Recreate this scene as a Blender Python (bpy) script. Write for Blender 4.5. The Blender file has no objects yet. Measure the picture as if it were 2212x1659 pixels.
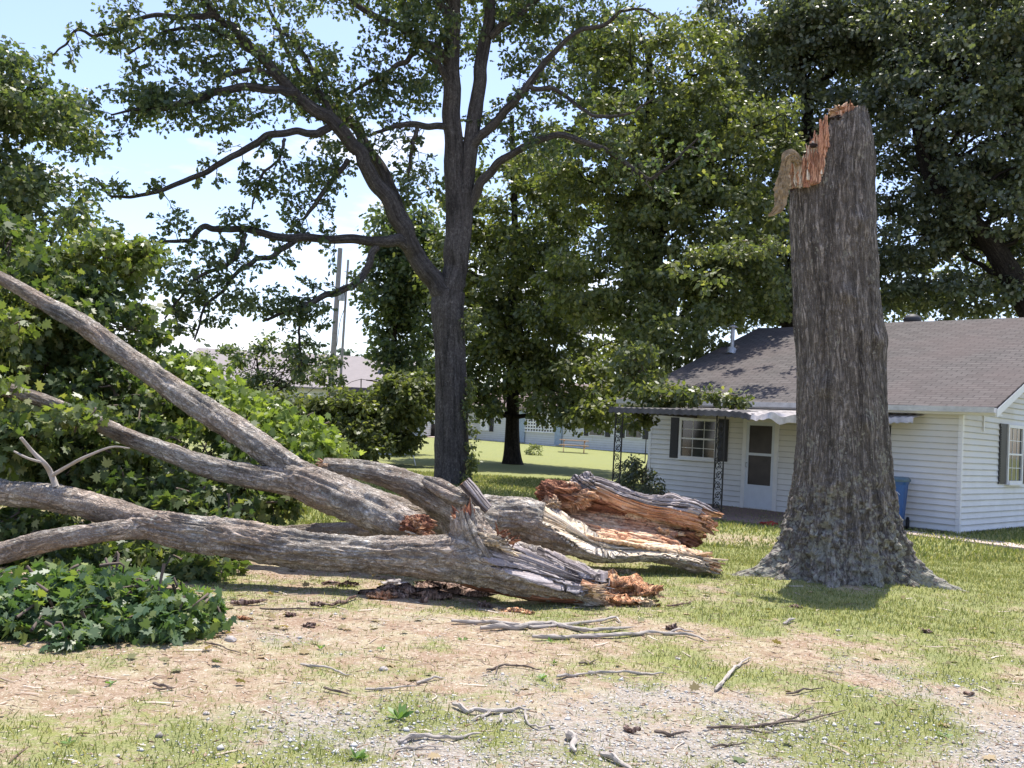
import bpy, math, random
import numpy as np
from math import radians, sin, cos, pi
from mathutils import Vector, Matrix

scene = bpy.context.scene
# ------------------------------------------------------------------ camera
PITCH, ROLL, FPX, CAMH = 0.0469, 0.056, 2067.0, 1.6
cd = bpy.data.cameras.new('camera')
cam = bpy.data.objects.new('camera', cd)
scene.collection.objects.link(cam)
scene.camera = cam
cam.location = (0, 0, CAMH)
CR = Matrix.Rotation(pi/2 + PITCH, 3, 'X') @ Matrix.Rotation(ROLL, 3, 'Z')
cam.rotation_euler = CR.to_euler('XYZ')
cd.sensor_width = 36
cd.lens = 36*FPX/2212
cd.clip_start = 0.05
cd.clip_end = 3000
# ------------------------------------------------------------------ light
SUN_EL, SUN_AZ = radians(72), radians(14)      # azimuth from +Y towards +X
w = bpy.data.worlds.new('World'); scene.world = w; w.use_nodes = True
nt = w.node_tree; nt.nodes.clear()
wo = nt.nodes.new('ShaderNodeOutputWorld'); bg = nt.nodes.new('ShaderNodeBackground')
sky = nt.nodes.new('ShaderNodeTexSky'); sky.sky_type = 'NISHITA'; sky.sun_disc = False
sky.sun_elevation = SUN_EL; sky.sun_rotation = SUN_AZ
sky.air_density = 1.0; sky.dust_density = 1.0; sky.ozone_density = 1.5
tc = nt.nodes.new('ShaderNodeTexCoord'); mp = nt.nodes.new('ShaderNodeMapping')
mp.inputs['Scale'].default_value = (1, 1, 3.2)
nz = nt.nodes.new('ShaderNodeTexNoise'); nz.inputs['Scale'].default_value = 3.1
nz.inputs['Detail'].default_value = 9; nz.inputs['Roughness'].default_value = .58
rmp = nt.nodes.new('ShaderNodeValToRGB')
rmp.color_ramp.elements[0].position = .55; rmp.color_ramp.elements[1].position = .72
mix = nt.nodes.new('ShaderNodeMix'); mix.data_type = 'RGBA'
sep = nt.nodes.new('ShaderNodeSeparateXYZ')
low = nt.nodes.new('ShaderNodeMapRange')       # clouds gather towards the horizon
low.inputs[1].default_value = .34; low.inputs[2].default_value = .02
low.inputs[3].default_value = -.06; low.inputs[4].default_value = .17
add = nt.nodes.new('ShaderNodeMath'); add.operation = 'ADD'
L = nt.links.new
L(tc.outputs['Generated'], mp.inputs['Vector']); L(mp.outputs[0], nz.inputs['Vector'])
L(tc.outputs['Generated'], sep.inputs[0]); L(sep.outputs['Z'], low.inputs[0])
L(nz.outputs['Fac'], add.inputs[0]); L(low.outputs[0], add.inputs[1]); L(add.outputs[0], rmp.inputs[0])
L(rmp.outputs['Color'], mix.inputs['Factor'])
tint = nt.nodes.new('ShaderNodeMix'); tint.data_type = 'RGBA'; tint.blend_type = 'MULTIPLY'; tint.inputs['Factor'].default_value = 1; tint.inputs['B'].default_value = (1.0, .94, 1.02, 1)
L(sky.outputs[0], tint.inputs['A']); L(tint.outputs['Result'], mix.inputs['A']); mix.inputs['B'].default_value = (5.4, 5.5, 5.9, 1)
L(mix.outputs['Result'], bg.inputs['Color']); bg.inputs['Strength'].default_value = .135
L(bg.outputs[0], wo.inputs['Surface'])
sd = bpy.data.lights.new('sun', 'SUN'); sd.energy = 3.8; sd.angle = radians(.5); sd.color = (1, .95, .87)
so = bpy.data.objects.new('sun', sd); scene.collection.objects.link(so)
sdir = Vector((cos(SUN_EL)*sin(SUN_AZ), cos(SUN_EL)*cos(SUN_AZ), sin(SUN_EL)))
so.rotation_euler = sdir.to_track_quat('Z', 'Y').to_euler()
vs = scene.view_settings; vs.view_transform = 'Standard'; vs.look = 'None'; vs.exposure = 1.07; vs.gamma = 1
scene.render.engine = 'CYCLES'
scene.cycles.max_bounces = 6; scene.cycles.transparent_max_bounces = 4
scene.cycles.diffuse_bounces = 3; scene.cycles.glossy_bounces = 2; scene.cycles.transmission_bounces = 4

# ------------------------------------------------------------------ measuring helpers (photo 2212 x 1659)
def ray(x, y): return CR @ Vector(((x-1106)/FPX, -(y-829.5)/FPX, -1))
def P(x, y, Y):
    d = ray(x, y); t = Y/d.y
    return np.array([d.x*t, Y, CAMH + d.z*t])
def G(x, y, z=0.):
    d = ray(x, y); t = (z-CAMH)/d.z
    return np.array([d.x*t, d.y*t, z])
def px(n, Y): return n*Y/FPX
# ------------------------------------------------------------------ noise
def _h(i, j, k, s):
    n = (i*374761393 + j*668265263 + k*1274126177 + s*974711) & 0xffffffff
    n = ((n ^ (n >> 13))*1274126177) & 0xffffffff
    n = ((n ^ (n >> 16))*2246822519) & 0xffffffff
    return ((n ^ (n >> 15)) & 0xffffff)/float(0xffffff)
def noise(x, y, z=0., s=0):
    x, y, z = np.broadcast_arrays(np.asarray(x, float), np.asarray(y, float), np.asarray(z, float))
    i, j, k = [np.floor(a).astype(np.int64) for a in (x, y, z)]
    fx, fy, fz = x-i, y-j, z-k
    fx, fy, fz = [a*a*(3-2*a) for a in (fx, fy, fz)]
    def l(a, b, t): return a+(b-a)*t
    r = l(l(l(_h(i, j, k, s), _h(i+1, j, k, s), fx), l(_h(i, j+1, k, s), _h(i+1, j+1, k, s), fx), fy),
          l(l(_h(i, j, k+1, s), _h(i+1, j, k+1, s), fx), l(_h(i, j+1, k+1, s), _h(i+1, j+1, k+1, s), fx), fy), fz)
    return r*2-1
def fbm(x, y, z=0., s=0, o=4, g=.5):
    r = 0; a = 1; f = 1
    for q in range(o):
        r = r + a*noise(np.asarray(x)*f, np.asarray(y)*f, np.asarray(z)*f, s+q*17); a *= g; f *= 2.03
    return r
def sst(a, b, x):
    t = np.clip((np.asarray(x, float)-a)/(b-a), 0, 1); return t*t*(3-2*t)
# ------------------------------------------------------------------ objects
COL = scene.collection
def tag(o, label=None, cat=None, group=None, kind=None):
    if label: o['label'] = label
    if cat: o['category'] = cat
    if group: o['group'] = group
    if kind: o['kind'] = kind
    return o
def empty(name, loc, rz=0., **k):
    o = bpy.data.objects.new(name, None); COL.objects.link(o)
    o.location = tuple(float(a) for a in loc); o.rotation_euler = (0, 0, rz); o.empty_display_size = .2
    return tag(o, **k)
def build(name, V, F, mats, parent=None, mi=None, smooth=False, uv=None, fattr=None, world=False, **k):
    """V (n,3); F: (m,k) int array or list of lists; mats material or list"""
    me = bpy.data.meshes.new(name)
    V = np.asarray(V, np.float32)
    if world and parent is not None:
        l = np.array(parent.location); c, s = cos(-parent.rotation_euler.z), sin(-parent.rotation_euler.z)
        q = V-l; V = np.stack([q[:, 0]*c-q[:, 1]*s, q[:, 0]*s+q[:, 1]*c, q[:, 2]], 1).astype(np.float32)
    if isinstance(F, np.ndarray):
        m, kk = F.shape
        me.vertices.add(len(V)); me.vertices.foreach_set('co', V.ravel())
        me.loops.add(m*kk); me.loops.foreach_set('vertex_index', F.astype(np.int32).ravel())
        me.polygons.add(m); me.polygons.foreach_set('loop_start', np.arange(0, m*kk, kk, dtype=np.int32))
        me.update(calc_edges=True)
    else:
        me.from_pydata([tuple(map(float, v)) for v in V], [], [tuple(int(i) for i in f) for f in F]); me.update()
    for a in (mats if isinstance(mats, (list, tuple)) else [mats]): me.materials.append(a)
    if mi is not None: me.polygons.foreach_set('material_index', np.asarray(mi, np.int32))
    if smooth: me.polygons.foreach_set('use_smooth', np.ones(len(me.polygons), bool))
    if uv is not None:
        ul = me.uv_layers.new(name='UVMap'); li = np.zeros(len(me.loops), np.int32)
        me.loops.foreach_get('vertex_index', li); ul.data.foreach_set('uv', np.asarray(uv, np.float32)[li].ravel())
    if fattr is not None:
        at = me.attributes.new('rnd', 'FLOAT', 'FACE'); at.data.foreach_set('value', np.asarray(fattr, np.float32))
    me.validate(verbose=False)
    o = bpy.data.objects.new(name, me); COL.objects.link(o)
    if parent is not None: o.parent = parent
    return tag(o, **k)
class MB:
    """collects several boxes / tubes / grids into one mesh"""
    def __init__(s): s.V = []; s.F = []; s.M = []; s.n = 0
    def add(s, V, F, m=0):
        for f in F: s.F.append([int(i)+s.n for i in f]); s.M.append(m)
        s.V.extend([tuple(map(float, v)) for v in V]); s.n = len(s.V); return s
    def box(s, a, b, m=0, skew=None):
        (x0, y0, z0), (x1, y1, z1) = a, b
        V = [(x0, y0, z0), (x1, y0, z0), (x1, y1, z0), (x0, y1, z0), (x0, y0, z1), (x1, y0, z1), (x1, y1, z1), (x0, y1, z1)]
        if skew: V = [skew(v) for v in V]
        return s.add(V, [(0, 3, 2, 1), (4, 5, 6, 7), (0, 1, 5, 4), (1, 2, 6, 5), (2, 3, 7, 6), (3, 0, 4, 7)], m)
    def bar(s, a, b, wd, th, m=0, up=(0, 0, 1)):
        a, b = Vector(a), Vector(b); d = (b-a).normalized(); u = Vector(up)
        if abs(d.dot(u)) > .98: u = Vector((0, 1, 0))
        x = d.cross(u).normalized(); y = x.cross(d)
        V = [p+x*(i*wd/2)+y*(j*th/2) for p in (a, b) for i, j in ((-1, -1), (1, -1), (1, 1), (-1, 1))]
        return s.add(V, [(0, 3, 2, 1), (4, 5, 6, 7), (0, 1, 5, 4), (1, 2, 6, 5), (2, 3, 7, 6), (3, 0, 4, 7)], m)
    def tube(s, pts, r, n=8, m=0):
        V, F, _ = tube(pts, r, n); return s.add(V, F, m)
    def build(s, name, mats, parent=None, **k):
        return build(name, np.array(s.V), s.F, mats, parent, mi=s.M, **k)
def catmull(pts, n):
    pts = np.asarray(pts, float); t = np.arange(len(pts)); out = []
    Pp = np.vstack([2*pts[0]-pts[1], pts, 2*pts[-1]-pts[-2]])
    q = np.linspace(0, len(pts)-1-1e-9, n)
    for a in q:
        i = int(a); u = a-i; p0, p1, p2, p3 = Pp[i:i+4]
        out.append(.5*((2*p1)+(-p0+p2)*u+(2*p0-5*p1+4*p2-p3)*u*u+(-p0+3*p1-3*p2+p3)*u**3))
    return np.array(out)
def frames(pts):
    pts = np.asarray(pts, float); T = np.gradient(pts, axis=0); T /= np.linalg.norm(T, axis=1)[:, None]+1e-9
    u = np.array([0, 0, 1.]) if abs(T[0][2]) < .9 else np.array([0, 1., 0])
    X = np.zeros_like(T); x = np.cross(u, T[0]); x /= np.linalg.norm(x)
    for i in range(len(T)):
        x = x-T[i]*(x@T[i]); x /= np.linalg.norm(x)+1e-9; X[i] = x
    return T, X, np.cross(T, X)
def tube(pts, r, n=8, rfun=None, cap=True, closed_tip=False):
    """quads + end caps; X axis of the ring is horizontal, Y axis of the ring points up"""
    pts = np.asarray(pts, float); m = len(pts); r = np.broadcast_to(np.asarray(r, float), (m,))
    T, X, Y = frames(pts); th = np.linspace(0, 2*pi, n, endpoint=False)
    s = np.concatenate([[0], np.cumsum(np.linalg.norm(np.diff(pts, axis=0), axis=1))])
    R = np.repeat(r[:, None], n, 1); TH = np.repeat(th[None], m, 0); S = np.repeat(s[:, None], n, 1)
    off = 0
    if rfun is not None:
        q = rfun(TH, S, R)
        if isinstance(q, tuple): R, off = q
        else: R = q
    V = pts[:, None]+X[:, None]*(R*np.cos(TH))[..., None]+Y[:, None]*(R*np.sin(TH))[..., None]
    if not isinstance(off, int): V = V+T[:, None]*off[..., None]
    V = V.reshape(-1, 3)
    i = np.arange(m-1)[:, None]*n; j = np.arange(n)[None]; k = (j+1) % n
    F = np.stack([i+j, i+k, i+n+k, i+n+j], -1).reshape(-1, 4)
    uv = np.stack([(TH/(2*pi))*np.max(r)*6.28, S], -1).reshape(-1, 2)
    if cap:
        F = [list(f) for f in F]+[list(range(n))[::-1], list(range((m-1)*n, m*n))]
    return V, F, uv
# ------------------------------------------------------------------ materials
class NT:
    def __init__(s, name):
        s.m = bpy.data.materials.new(name); s.m.use_nodes = True; s.t = s.m.node_tree
        s.b = s.t.nodes['Principled BSDF']; s.o = s.t.nodes['Material Output']
    def n(s, typ, **k):
        q = s.t.nodes.new('ShaderNode'+typ)
        for a, v in k.items():
            if hasattr(q, a): setattr(q, a, v)
            else: q.inputs[a.replace('_', ' ')].default_value = v
        return q
    def l(s, a, b): s.t.links.new(a, b)
    def coord(s, kind='Object', scale=(1, 1, 1), rot=(0, 0, 0)):
        c = s.n('TexCoord'); m = s.n('Mapping'); m.inputs['Scale'].default_value = scale; m.inputs['Rotation'].default_value = rot
        s.l(c.outputs[kind], m.inputs[0]); return m.outputs[0]
    def noise(s, vec, scale, detail=5, rough=.55, dist=0.):
        q = s.n('TexNoise'); q.inputs['Scale'].default_value = scale; q.inputs['Detail'].default_value = detail
        q.inputs['Roughness'].default_value = rough; q.inputs['Distortion'].default_value = dist
        s.l(vec, q.inputs['Vector']); return q.outputs['Fac']
    def ramp(s, fac, stops):
        q = s.n('ValToRGB'); e = q.color_ramp.elements
        while len(e) < len(stops): e.new(.5)
        for a, (p, c) in zip(e, stops):
            a.position = p; a.color = (*c, 1) if not isinstance(c, (int, float)) else (c, c, c, 1)
        s.l(fac, q.inputs[0]); return q.outputs['Color']
    def mix(s, fac, a, b, mode='MIX'):
        q = s.n('Mix'); q.data_type = 'RGBA'; q.blend_type = mode
        for i, v in (('Factor', fac), ('A', a), ('B', b)):
            if isinstance(v, (int, float)): q.inputs[i].default_value = v
            elif isinstance(v, tuple): q.inputs[i].default_value = (*v, 1)
            else: s.l(v, q.inputs[i])
        return q.outputs['Result']
    def math(s, op, a, b=0.):
        q = s.n('Math'); q.operation = op
        for i, v in enumerate((a, b)):
            if isinstance(v, (int, float)): q.inputs[i].default_value = v
            else: s.l(v, q.inputs[i])
        return q.outputs[0]
    def bump(s, h, strength=.5, dist=.01):
        q = s.n('Bump'); q.inputs['Strength'].default_value = strength; q.inputs['Distance'].default_value = dist
        s.l(h, q.inputs['Height']); s.l(q.outputs[0], s.b.inputs['Normal'])
    def col(s, c):
        if isinstance(c, tuple): s.b.inputs['Base Color'].default_value = (*c, 1)
        else: s.l(c, s.b.inputs['Base Color'])
    def rough(s, v, spec=.3, metal=0.):
        s.b.inputs['Roughness'].default_value = v; s.b.inputs['Specular IOR Level'].default_value = spec
        s.b.inputs['Metallic'].default_value = metal; return s
def simple(name, c, rough=.6, spec=.3, metal=0., var=.25, scale=6., bump=.0, bs=40.):
    t = NT(name); v = t.coord(); f = t.noise(v, scale, 6, .6)
    t.col(t.ramp(f, [(.25, tuple(a*(1-var) for a in c)), (.75, tuple(min(1, a*(1+var)) for a in c))]))
    t.rough(rough, spec, metal)
    if bump: t.bump(t.noise(v, bs, 4), bump, .01)
    return t.m
def bark(name, lo, mid, hi, lichen=0., lz=(0., 1.), lcol=(.42, .44, .40), fs=1., bd=.02, red=None, fur=.8, sx=24, sy=4.2):
    t = NT(name); uvc = t.coord('UV', (sx*fs, sy*fs, 1)); ob = t.coord('Object')
    a = t.noise(uvc, 1., 4, .6, .8); b = t.noise(ob, 16*fs, 7, .7); g = t.noise(ob, 70*fs, 4, .7)
    ridge = t.math('ABSOLUTE', t.math('SUBTRACT', a, .5))
    c = t.ramp(t.math('ADD', t.math('MULTIPLY', b, .6), t.math('MULTIPLY', g, .4)), [(.36, lo), (.48, mid), (.62, hi)])
    big = t.noise(ob, 2.1, 4); c = t.mix(t.ramp(big, [(.38, 0.), (.62, .6)]), c, red or tuple(q*.75 for q in mid))
    fm = t.ramp(ridge, [(0., fur), (.035, fur*.7), (.09, 0.)]); c = t.mix(fm, c, tuple(q*.5 for q in lo))
    c = t.mix(t.ramp(g, [(.62, 0.), (.70, .7)]), c, tuple(min(1, q*1.35) for q in hi))
    lf = t.noise(t.coord('UV', (sx*fs*.28, sy*fs*.22, 1)), 1., 5, .6, .5); c = t.mix(1., c, t.ramp(lf, [(.34, .52), (.5, 1.), (.66, 1.25)]), 'MULTIPLY')
    if lichen > 0:
        vo = t.n('TexVoronoi'); vo.feature = 'F1'; vo.inputs['Scale'].default_value = 21.
        vec = t.mix(.05, ob, t.n('TexNoise').outputs['Color']); t.l(vec, vo.inputs['Vector'])
        sp = t.n('SeparateXYZ'); t.l(ob, sp.inputs[0])
        mr = t.n('MapRange'); t.l(sp.outputs['Z'], mr.inputs[0])
        mr.inputs[1].default_value = lz[0]; mr.inputs[2].default_value = lz[1]; mr.inputs[3].default_value = lichen; mr.inputs[4].default_value = lichen*.3
        n2 = t.noise(ob, 3.5, 5, .65); thr = t.math('ADD', mr.outputs[0], t.math('MULTIPLY', t.math('SUBTRACT', n2, .5), 1.6))
        m = t.math('LESS_THAN', t.math('ADD', t.math('MULTIPLY', vo.outputs['Distance'], .55), t.math('MULTIPLY', t.math('SUBTRACT', t.noise(ob, 28, 5, .7), .32), 1.1)), thr); n3 = t.noise(ob, 60, 3)
        lc = t.ramp(n3, [(.3, tuple(q*.65 for q in lcol)), (.65, lcol)])
        c = t.mix(t.math('MULTIPLY', m, .7), c, lc)
    t.col(c); t.rough(.93, .12); t.bump(t.math('ADD', t.math('MULTIPLY', t.ramp(ridge, [(0., 0.), (.12, 1.)]), .8), t.math('MULTIPLY', b, .8)), 1., bd)
    return t.m
def wood(name, lo, mid, hi, fs=1., al='UV', dark=.4, crack=.75, pale=None, sx=42, sy=2.2):
    t = NT(name); uvc = t.coord(al, (sx*fs, sy*fs, 1) if al == 'UV' else (35*fs, 35*fs, 4*fs)); ob = t.coord('Object')
    a = t.noise(uvc, 1., 6, .65, .5); b = t.noise(ob, 4.5, 5, .65); g = t.noise(ob, 60, 3, .6)
    c = t.ramp(t.math('ADD', t.math('MULTIPLY', a, .75), t.math('MULTIPLY', g, .25)), [(.36, lo), (.48, mid), (.62, hi)])
    if pale: c = t.mix(t.ramp(t.noise(ob, 2.6, 4, .6), [(.5, 0.), (.62, .75)]), c, pale)
    c = t.mix(t.ramp(b, [(.45, 0.), (.62, dark)]), c, lo)
    r = t.math('ABSOLUTE', t.math('SUBTRACT', t.noise(uvc, .55, 3, .5, .3), .5))
    c = t.mix(t.ramp(r, [(0., crack), (.02, crack*.8), (.05, 0.)]), c, tuple(q*.3 for q in lo))
    t.col(c); t.rough(.85, .15); t.bump(t.math('ADD', a, t.ramp(r, [(0., 0.), (.07, .6)])), 1., .025); return t.m
def leafmat(name, c0, c1, c2, rough=.42, spec=.5, trans=.35, tc=None):
    t = NT(name); at = t.n('Attribute'); at.attribute_name = 'rnd'
    c = t.ramp(at.outputs['Fac'], [(0., c0), (.5, c1), (1., c2)]); t.col(c); t.rough(rough, spec)
    tr = t.n('BsdfTranslucent'); k = tc or (1.5, 1.6, .6)
    q = t.mix(1., c, k, 'MULTIPLY'); t.l(q, tr.inputs['Color'])
    ms = t.n('MixShader'); ms.inputs[0].default_value = trans
    t.l(t.b.outputs[0], ms.inputs[1]); t.l(tr.outputs[0], ms.inputs[2]); t.l(ms.outputs[0], t.o.inputs['Surface'])
    return t.m

M = {}
M['bark_stump'] = bark('stump bark', (.105, .09, .075), (.26, .228, .198), (.42, .385, .345), .52, (.05, 2.3), (.43, .42, .34), bd=.03, fur=.65, sx=26, sy=3.6)
M['bark_fallen'] = bark('fallen bark', (.21, .175, .14), (.42, .375, .32), (.66, .63, .56), .14, (-1, 3), (.56, .58, .50), bd=.02, red=(.33, .235, .175), fur=.45, sx=17, sy=9)
M['bark_oak'] = bark('oak bark', (.055, .046, .042), (.13, .113, .105), (.24, .22, .205), .1, (0, 9), (.3, .32, .3), fur=.5)
M['bark_dark'] = bark('dark bark', (.02, .017, .014), (.055, .046, .04), (.11, .095, .08))
M['twig'] = simple('twig wood', (.13, .1, .08), .9)
M['twig_pale'] = simple('pale dead wood', (.36, .32, .28), .9, bump=.4)
M['wood_orange'] = wood('split orange heartwood', (.36, .15, .085), (.66, .35, .20), (.84, .58, .38), pale=(.86, .68, .47), dark=.25, crack=.55)
M['wood_pale'] = wood('split pale sapwood', (.52, .36, .22), (.80, .66, .48), (.88, .80, .68), dark=.15, crack=.5)
M['wood_red'] = wood('reddish torn wood', (.28, .115, .07), (.56, .28, .17), (.78, .50, .33), dark=.3, crack=.6)
M['wood_tan'] = wood('pale tan heartwood', (.50, .27, .14), (.74, .50, .31), (.86, .70, .50), dark=.25, crack=.5)
M['wood_grey'] = wood('weathered grey wood', (.14, .115, .11), (.36, .31, .30), (.56, .51, .49), dark=.3, crack=1., sx=26, sy=.8)
M['wood_rot'] = wood('rotten brown heartwood', (.12, .05, .035), (.32, .14, .085), (.52, .27, .16), .8, crack=.5)
M['wood_object_orange'] = wood('orange wood chunk', (.34, .13, .07), (.62, .31, .16), (.82, .56, .34), al='Object', crack=.5)
M['wood_object_brown'] = wood('brown bark chunk', (.13, .08, .06), (.29, .19, .145), (.48, .37, .31), al='Object')
M['dark_hole'] = simple('dark cavity', (.02, .012, .01), .95)
M['leaf_oak'] = leafmat('oak leaves', (.055, .082, .052), (.090, .125, .060), (.23, .24, .11), .45, .45, .42)
M['leaf_mid'] = leafmat('yellow green leaves', (.075, .097, .046), (.125, .15, .058), (.29, .29, .12), .45, .5, .40)
M['leaf_dark'] = leafmat('dark tree leaves', (.066, .082, .058), (.105, .128, .076), (.26, .27, .16), .38, .7, .34)
M['leaf_fall'] = leafmat('fallen maple leaves', (.05, .082, .034), (.09, .13, .046), (.23, .24, .09), .48, .4, .42)
M['leaf_bright'] = leafmat('bright green leaves', (.14, .19, .045), (.20, .26, .07), (.34, .38, .14), .42, .5, .42)
M['leaf_pile'] = leafmat('pile leaves', (.055, .10, .048), (.095, .16, .065), (.26, .30, .09), .42, .45, .38)
M['leaf_lit'] = leafmat('yellowish sunlit fallen leaves', (.09, .13, .035), (.14, .18, .05), (.30, .30, .12), .38, .6, .42)  # lighter copy of the fallen leaves: sunlit and wilted patches put into the colour
M['leaf_far'] = leafmat('far leaves', (.035, .06, .03), (.05, .085, .04), (.09, .12, .06), .6, .3, .2)
M['grass'] = leafmat('grass blades', (.11, .145, .05), (.20, .225, .085), (.48, .42, .24), .5, .3, .4, (1.3, 1.35, .6))
M['white_paint'] = simple('white vinyl', (.62, .62, .61), .5, .35, var=.06, scale=3)
M['trim'] = simple('white trim', (.66, .66, .66), .5, .35, var=.06)
M['shutter'] = simple('black shutter', (.018, .018, .022), .5, .4)
M['iron'] = simple('black wrought iron', (.016, .015, .015), .5, .4)
M['galv'] = simple('galvanised metal', (.38, .39, .41), .45, .5, .5, scale=12)
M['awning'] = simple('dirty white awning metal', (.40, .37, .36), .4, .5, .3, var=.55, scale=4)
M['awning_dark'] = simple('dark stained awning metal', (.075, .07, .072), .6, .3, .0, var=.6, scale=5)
M['blue'] = simple('blue plastic', (.025, .09, .25), .45, .4, var=.12)
M['blue_lid'] = simple('grey blue lid', (.07, .12, .15), .5, .4)
M['rubber'] = simple('black rubber', (.015, .015, .015), .8)
M['white'] = simple('white paint', (.8, .8, .8), .5)
M['red'] = simple('red paint', (.35, .03, .02), .4)
M['picnic'] = simple('weathered picnic wood', (.50, .33, .20), .8, var=.2)
M['concrete'] = simple('reddish patio concrete', (.25, .17, .14), .9, .2, var=.2, bump=.3)
M['path'] = simple('pinkish walkway concrete', (.46, .37, .32), .9, .2, var=.15, bump=.3)
M['stone'] = simple('stone', (.40, .36, .33), .9, var=.3, bump=.5)
M['cardark'] = simple('dark car paint', (.02, .02, .025), .25, .6)
M['carwhite'] = simple('white car paint', (.6, .62, .64), .3, .6)
M['pole'] = simple('utility pole wood', (.26, .24, .24), .9, var=.2)
M['bluegrey'] = simple('blue grey paint', (.33, .40, .48), .6)
def glassmat():
    t = NT('window glass'); v = t.coord(); t.col(t.ramp(t.noise(v, 2.5, 4), [(.3, (.006, .008, .009)), (.7, (.04, .05, .05))]))
    t.rough(.06, .8); return t.m
M['glass'] = glassmat()
def screenmat():
    t = NT('dark door screen'); v = t.coord(); t.col(t.ramp(t.noise(v, 4, 4), [(.3, (.02, .016, .015)), (.7, (.045, .035, .034))])); t.rough(.35, .4); return t.m
M['screen'] = screenmat()
def shingle(name, c, red=(.25, .12, .11), stain=.5, sc=1.):
    t = NT(name); v = t.coord(); uvc = t.coord('UV', (sc, sc, 1))
    br = t.n('TexBrick'); br.inputs['Scale'].default_value = 1.; br.inputs['Brick Width'].default_value = .32; br.inputs['Row Height'].default_value = .145
    br.inputs['Mortar Size'].default_value = .016; br.inputs['Mortar Smooth'].default_value = .4
    br.inputs['Color1'].default_value = (*c, 1); br.inputs['Color2'].default_value = (*[q*.72 for q in c], 1)
    br.inputs['Mortar'].default_value = (*[q*.38 for q in c], 1); t.l(uvc, br.inputs['Vector'])
    g = t.ramp(t.noise(v, 90, 3), [(.3, .72), (.7, 1.2)])
    st = t.mix(t.ramp(t.noise(v, .55, 4), [(.4, 0.), (.65, stain)]), br.outputs['Color'], red)
    t.col(t.mix(1., st, g, 'MULTIPLY')); t.rough(.9, .2); t.bump(br.outputs['Fac'], -.4, .01); return t.m
M['roof'] = shingle('brown grey shingles', (.125, .113, .108), (.115, .09, .085), .5)
M['roof_far'] = shingle('pinkish brown shingles', (.26, .20, .18), (.28, .2, .18), .2)
# ------------------------------------------------------------------ the ground
def ghill(y): return .6*sst(33, 75, y)
STX, STY = P(1815, 1150, 11.7)[:2]
def gh(x, y):
    x = np.asarray(x, float); y = np.asarray(y, float)
    near = 1-sst(16, 26, np.hypot(x, y))
    r = np.hypot(x-STX, y-STY)
    return ghill(y) + near*(.022*fbm(x*.9, y*.9, 0, 3, 3)+.008*fbm(x*5, y*5, 0, 9, 3)) + .07*np.exp(-(r/1.1)**2)
def blob(x, y, items):
    r = np.zeros(np.shape(x))
    for vx, vy, rx, ry, wt in items:
        c = G(vx, vy); r = r + wt*np.exp(-((x-c[0])/rx)**2-((y-c[1])/ry)**2)
    return r
GRAVEL = [(900, 1640, 1.2, .5, .9), (1300, 1620, 1.1, .7, 1.0), (1450, 1500, .8, .5, .75), (1150, 1590, .7, .5, .7), (1650, 1560, .7, .6, .8), (1700, 1650, .8, .4, .6),
          (2150, 1560, .8, .8, .95), (2250, 1640, 1.1, .5, 1.0), (1980, 1450, .7, .4, .65), (700, 1560, .6, .4, .45), (2200, 1450, .6, .4, .4), (1060, 1640, 1.0, .3, .6)]
GRASS = [(1950, 1340, 2.0, 1.1, 1.0), (2150, 1260, 2.2, 2.0, 1.1), (1640, 1330, .8, .7, .5), (1900, 1550, .5, .45, .75), (2080, 1440, .6, .5, .6), (1850, 1620, .5, .3, .7), (60, 1500, .9, .6, .35),
         (30, 1620, .8, .4, .25), (760, 1640, .25, .12, 1.0), (1450, 1240, 1.2, .5, .7), (1560, 1450, .5, .4, .5), (1200, 1430, .8, .35, .45), (800, 1460, .5, .3, .4),
         (520, 1270, .8, .6, .5), (1000, 1560, .5, .25, .55), (1250, 1310, 1.5, .25, .45), (1750, 1290, 1.4, .8, .7), (1400, 1390, .9, .4, .45)]
DIRT = [(500, 1370, 1.6, 1.0, .7), (420, 1500, .9, .4, .5), (1780, 1410, .6, .45, .8), (1000, 1370, 1.2, .5, .4), (1600, 1165, 1.6, 1.2, .9), (900, 1280, 1.5, .5, .4), (1300, 1345, .8, .3, .4)]
def cover(x, y):
    n1 = fbm(x*1.3, y*1.3, 0, 21, 4, .55); n2 = fbm(x*4.2, y*4.2, 0, 31, 3)
    far = sst(11.5, 15, y+.35*x)
    gr = blob(x, y, GRASS)-.45*blob(x, y, DIRT)+.42*n1+.25*n2+.06
    gr = gr*.66+.27+.26*fbm(x*2.3, y*2.3, 0, 77, 4); gr = gr*(1-far)+far*(1.2-.9*blob(x, y, [(1600, 1165, 1.8, 1.4, 1)]))
    gv = .85*blob(x, y, GRAVEL)+.42*n1+.38*n2+.05-.5*np.clip(blob(x, y, GRASS[3:6]), 0, 1)
    gv = gv*(1-sst(7.6, 9, y))
    return np.clip(gr, 0, 1.2), np.clip(gv, 0, 1.2), np.clip(.5+.5*n2, 0, 1)
def lines(a, b, fine0, fine1, st, g=1.16):
    q = list(np.arange(fine0, fine1, st)); s = st
    while q[-1] < b: s *= g; q.append(q[-1]+min(s, 60))
    s = st; f = [fine0]
    while f[-1] > a: s *= g; f.append(f[-1]-min(s, 60))
    return np.array(f[:0:-1]+q)
gx = lines(-600, 600, -5.5, 7.5, .045); gy = lines(-60, 900, 3.6, 14, .045)
XX, YY = np.meshgrid(gx, gy); ZZ = gh(XX, YY)
nx, ny = len(gx), len(gy)
V = np.stack([XX, YY, ZZ], -1).reshape(-1, 3)
i = np.arange(ny-1)[:, None]*nx; j = np.arange(nx-1)[None]
F = np.stack([i+j, i+j+1, i+nx+j+1, i+nx+j], -1).reshape(-1, 4)
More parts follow.
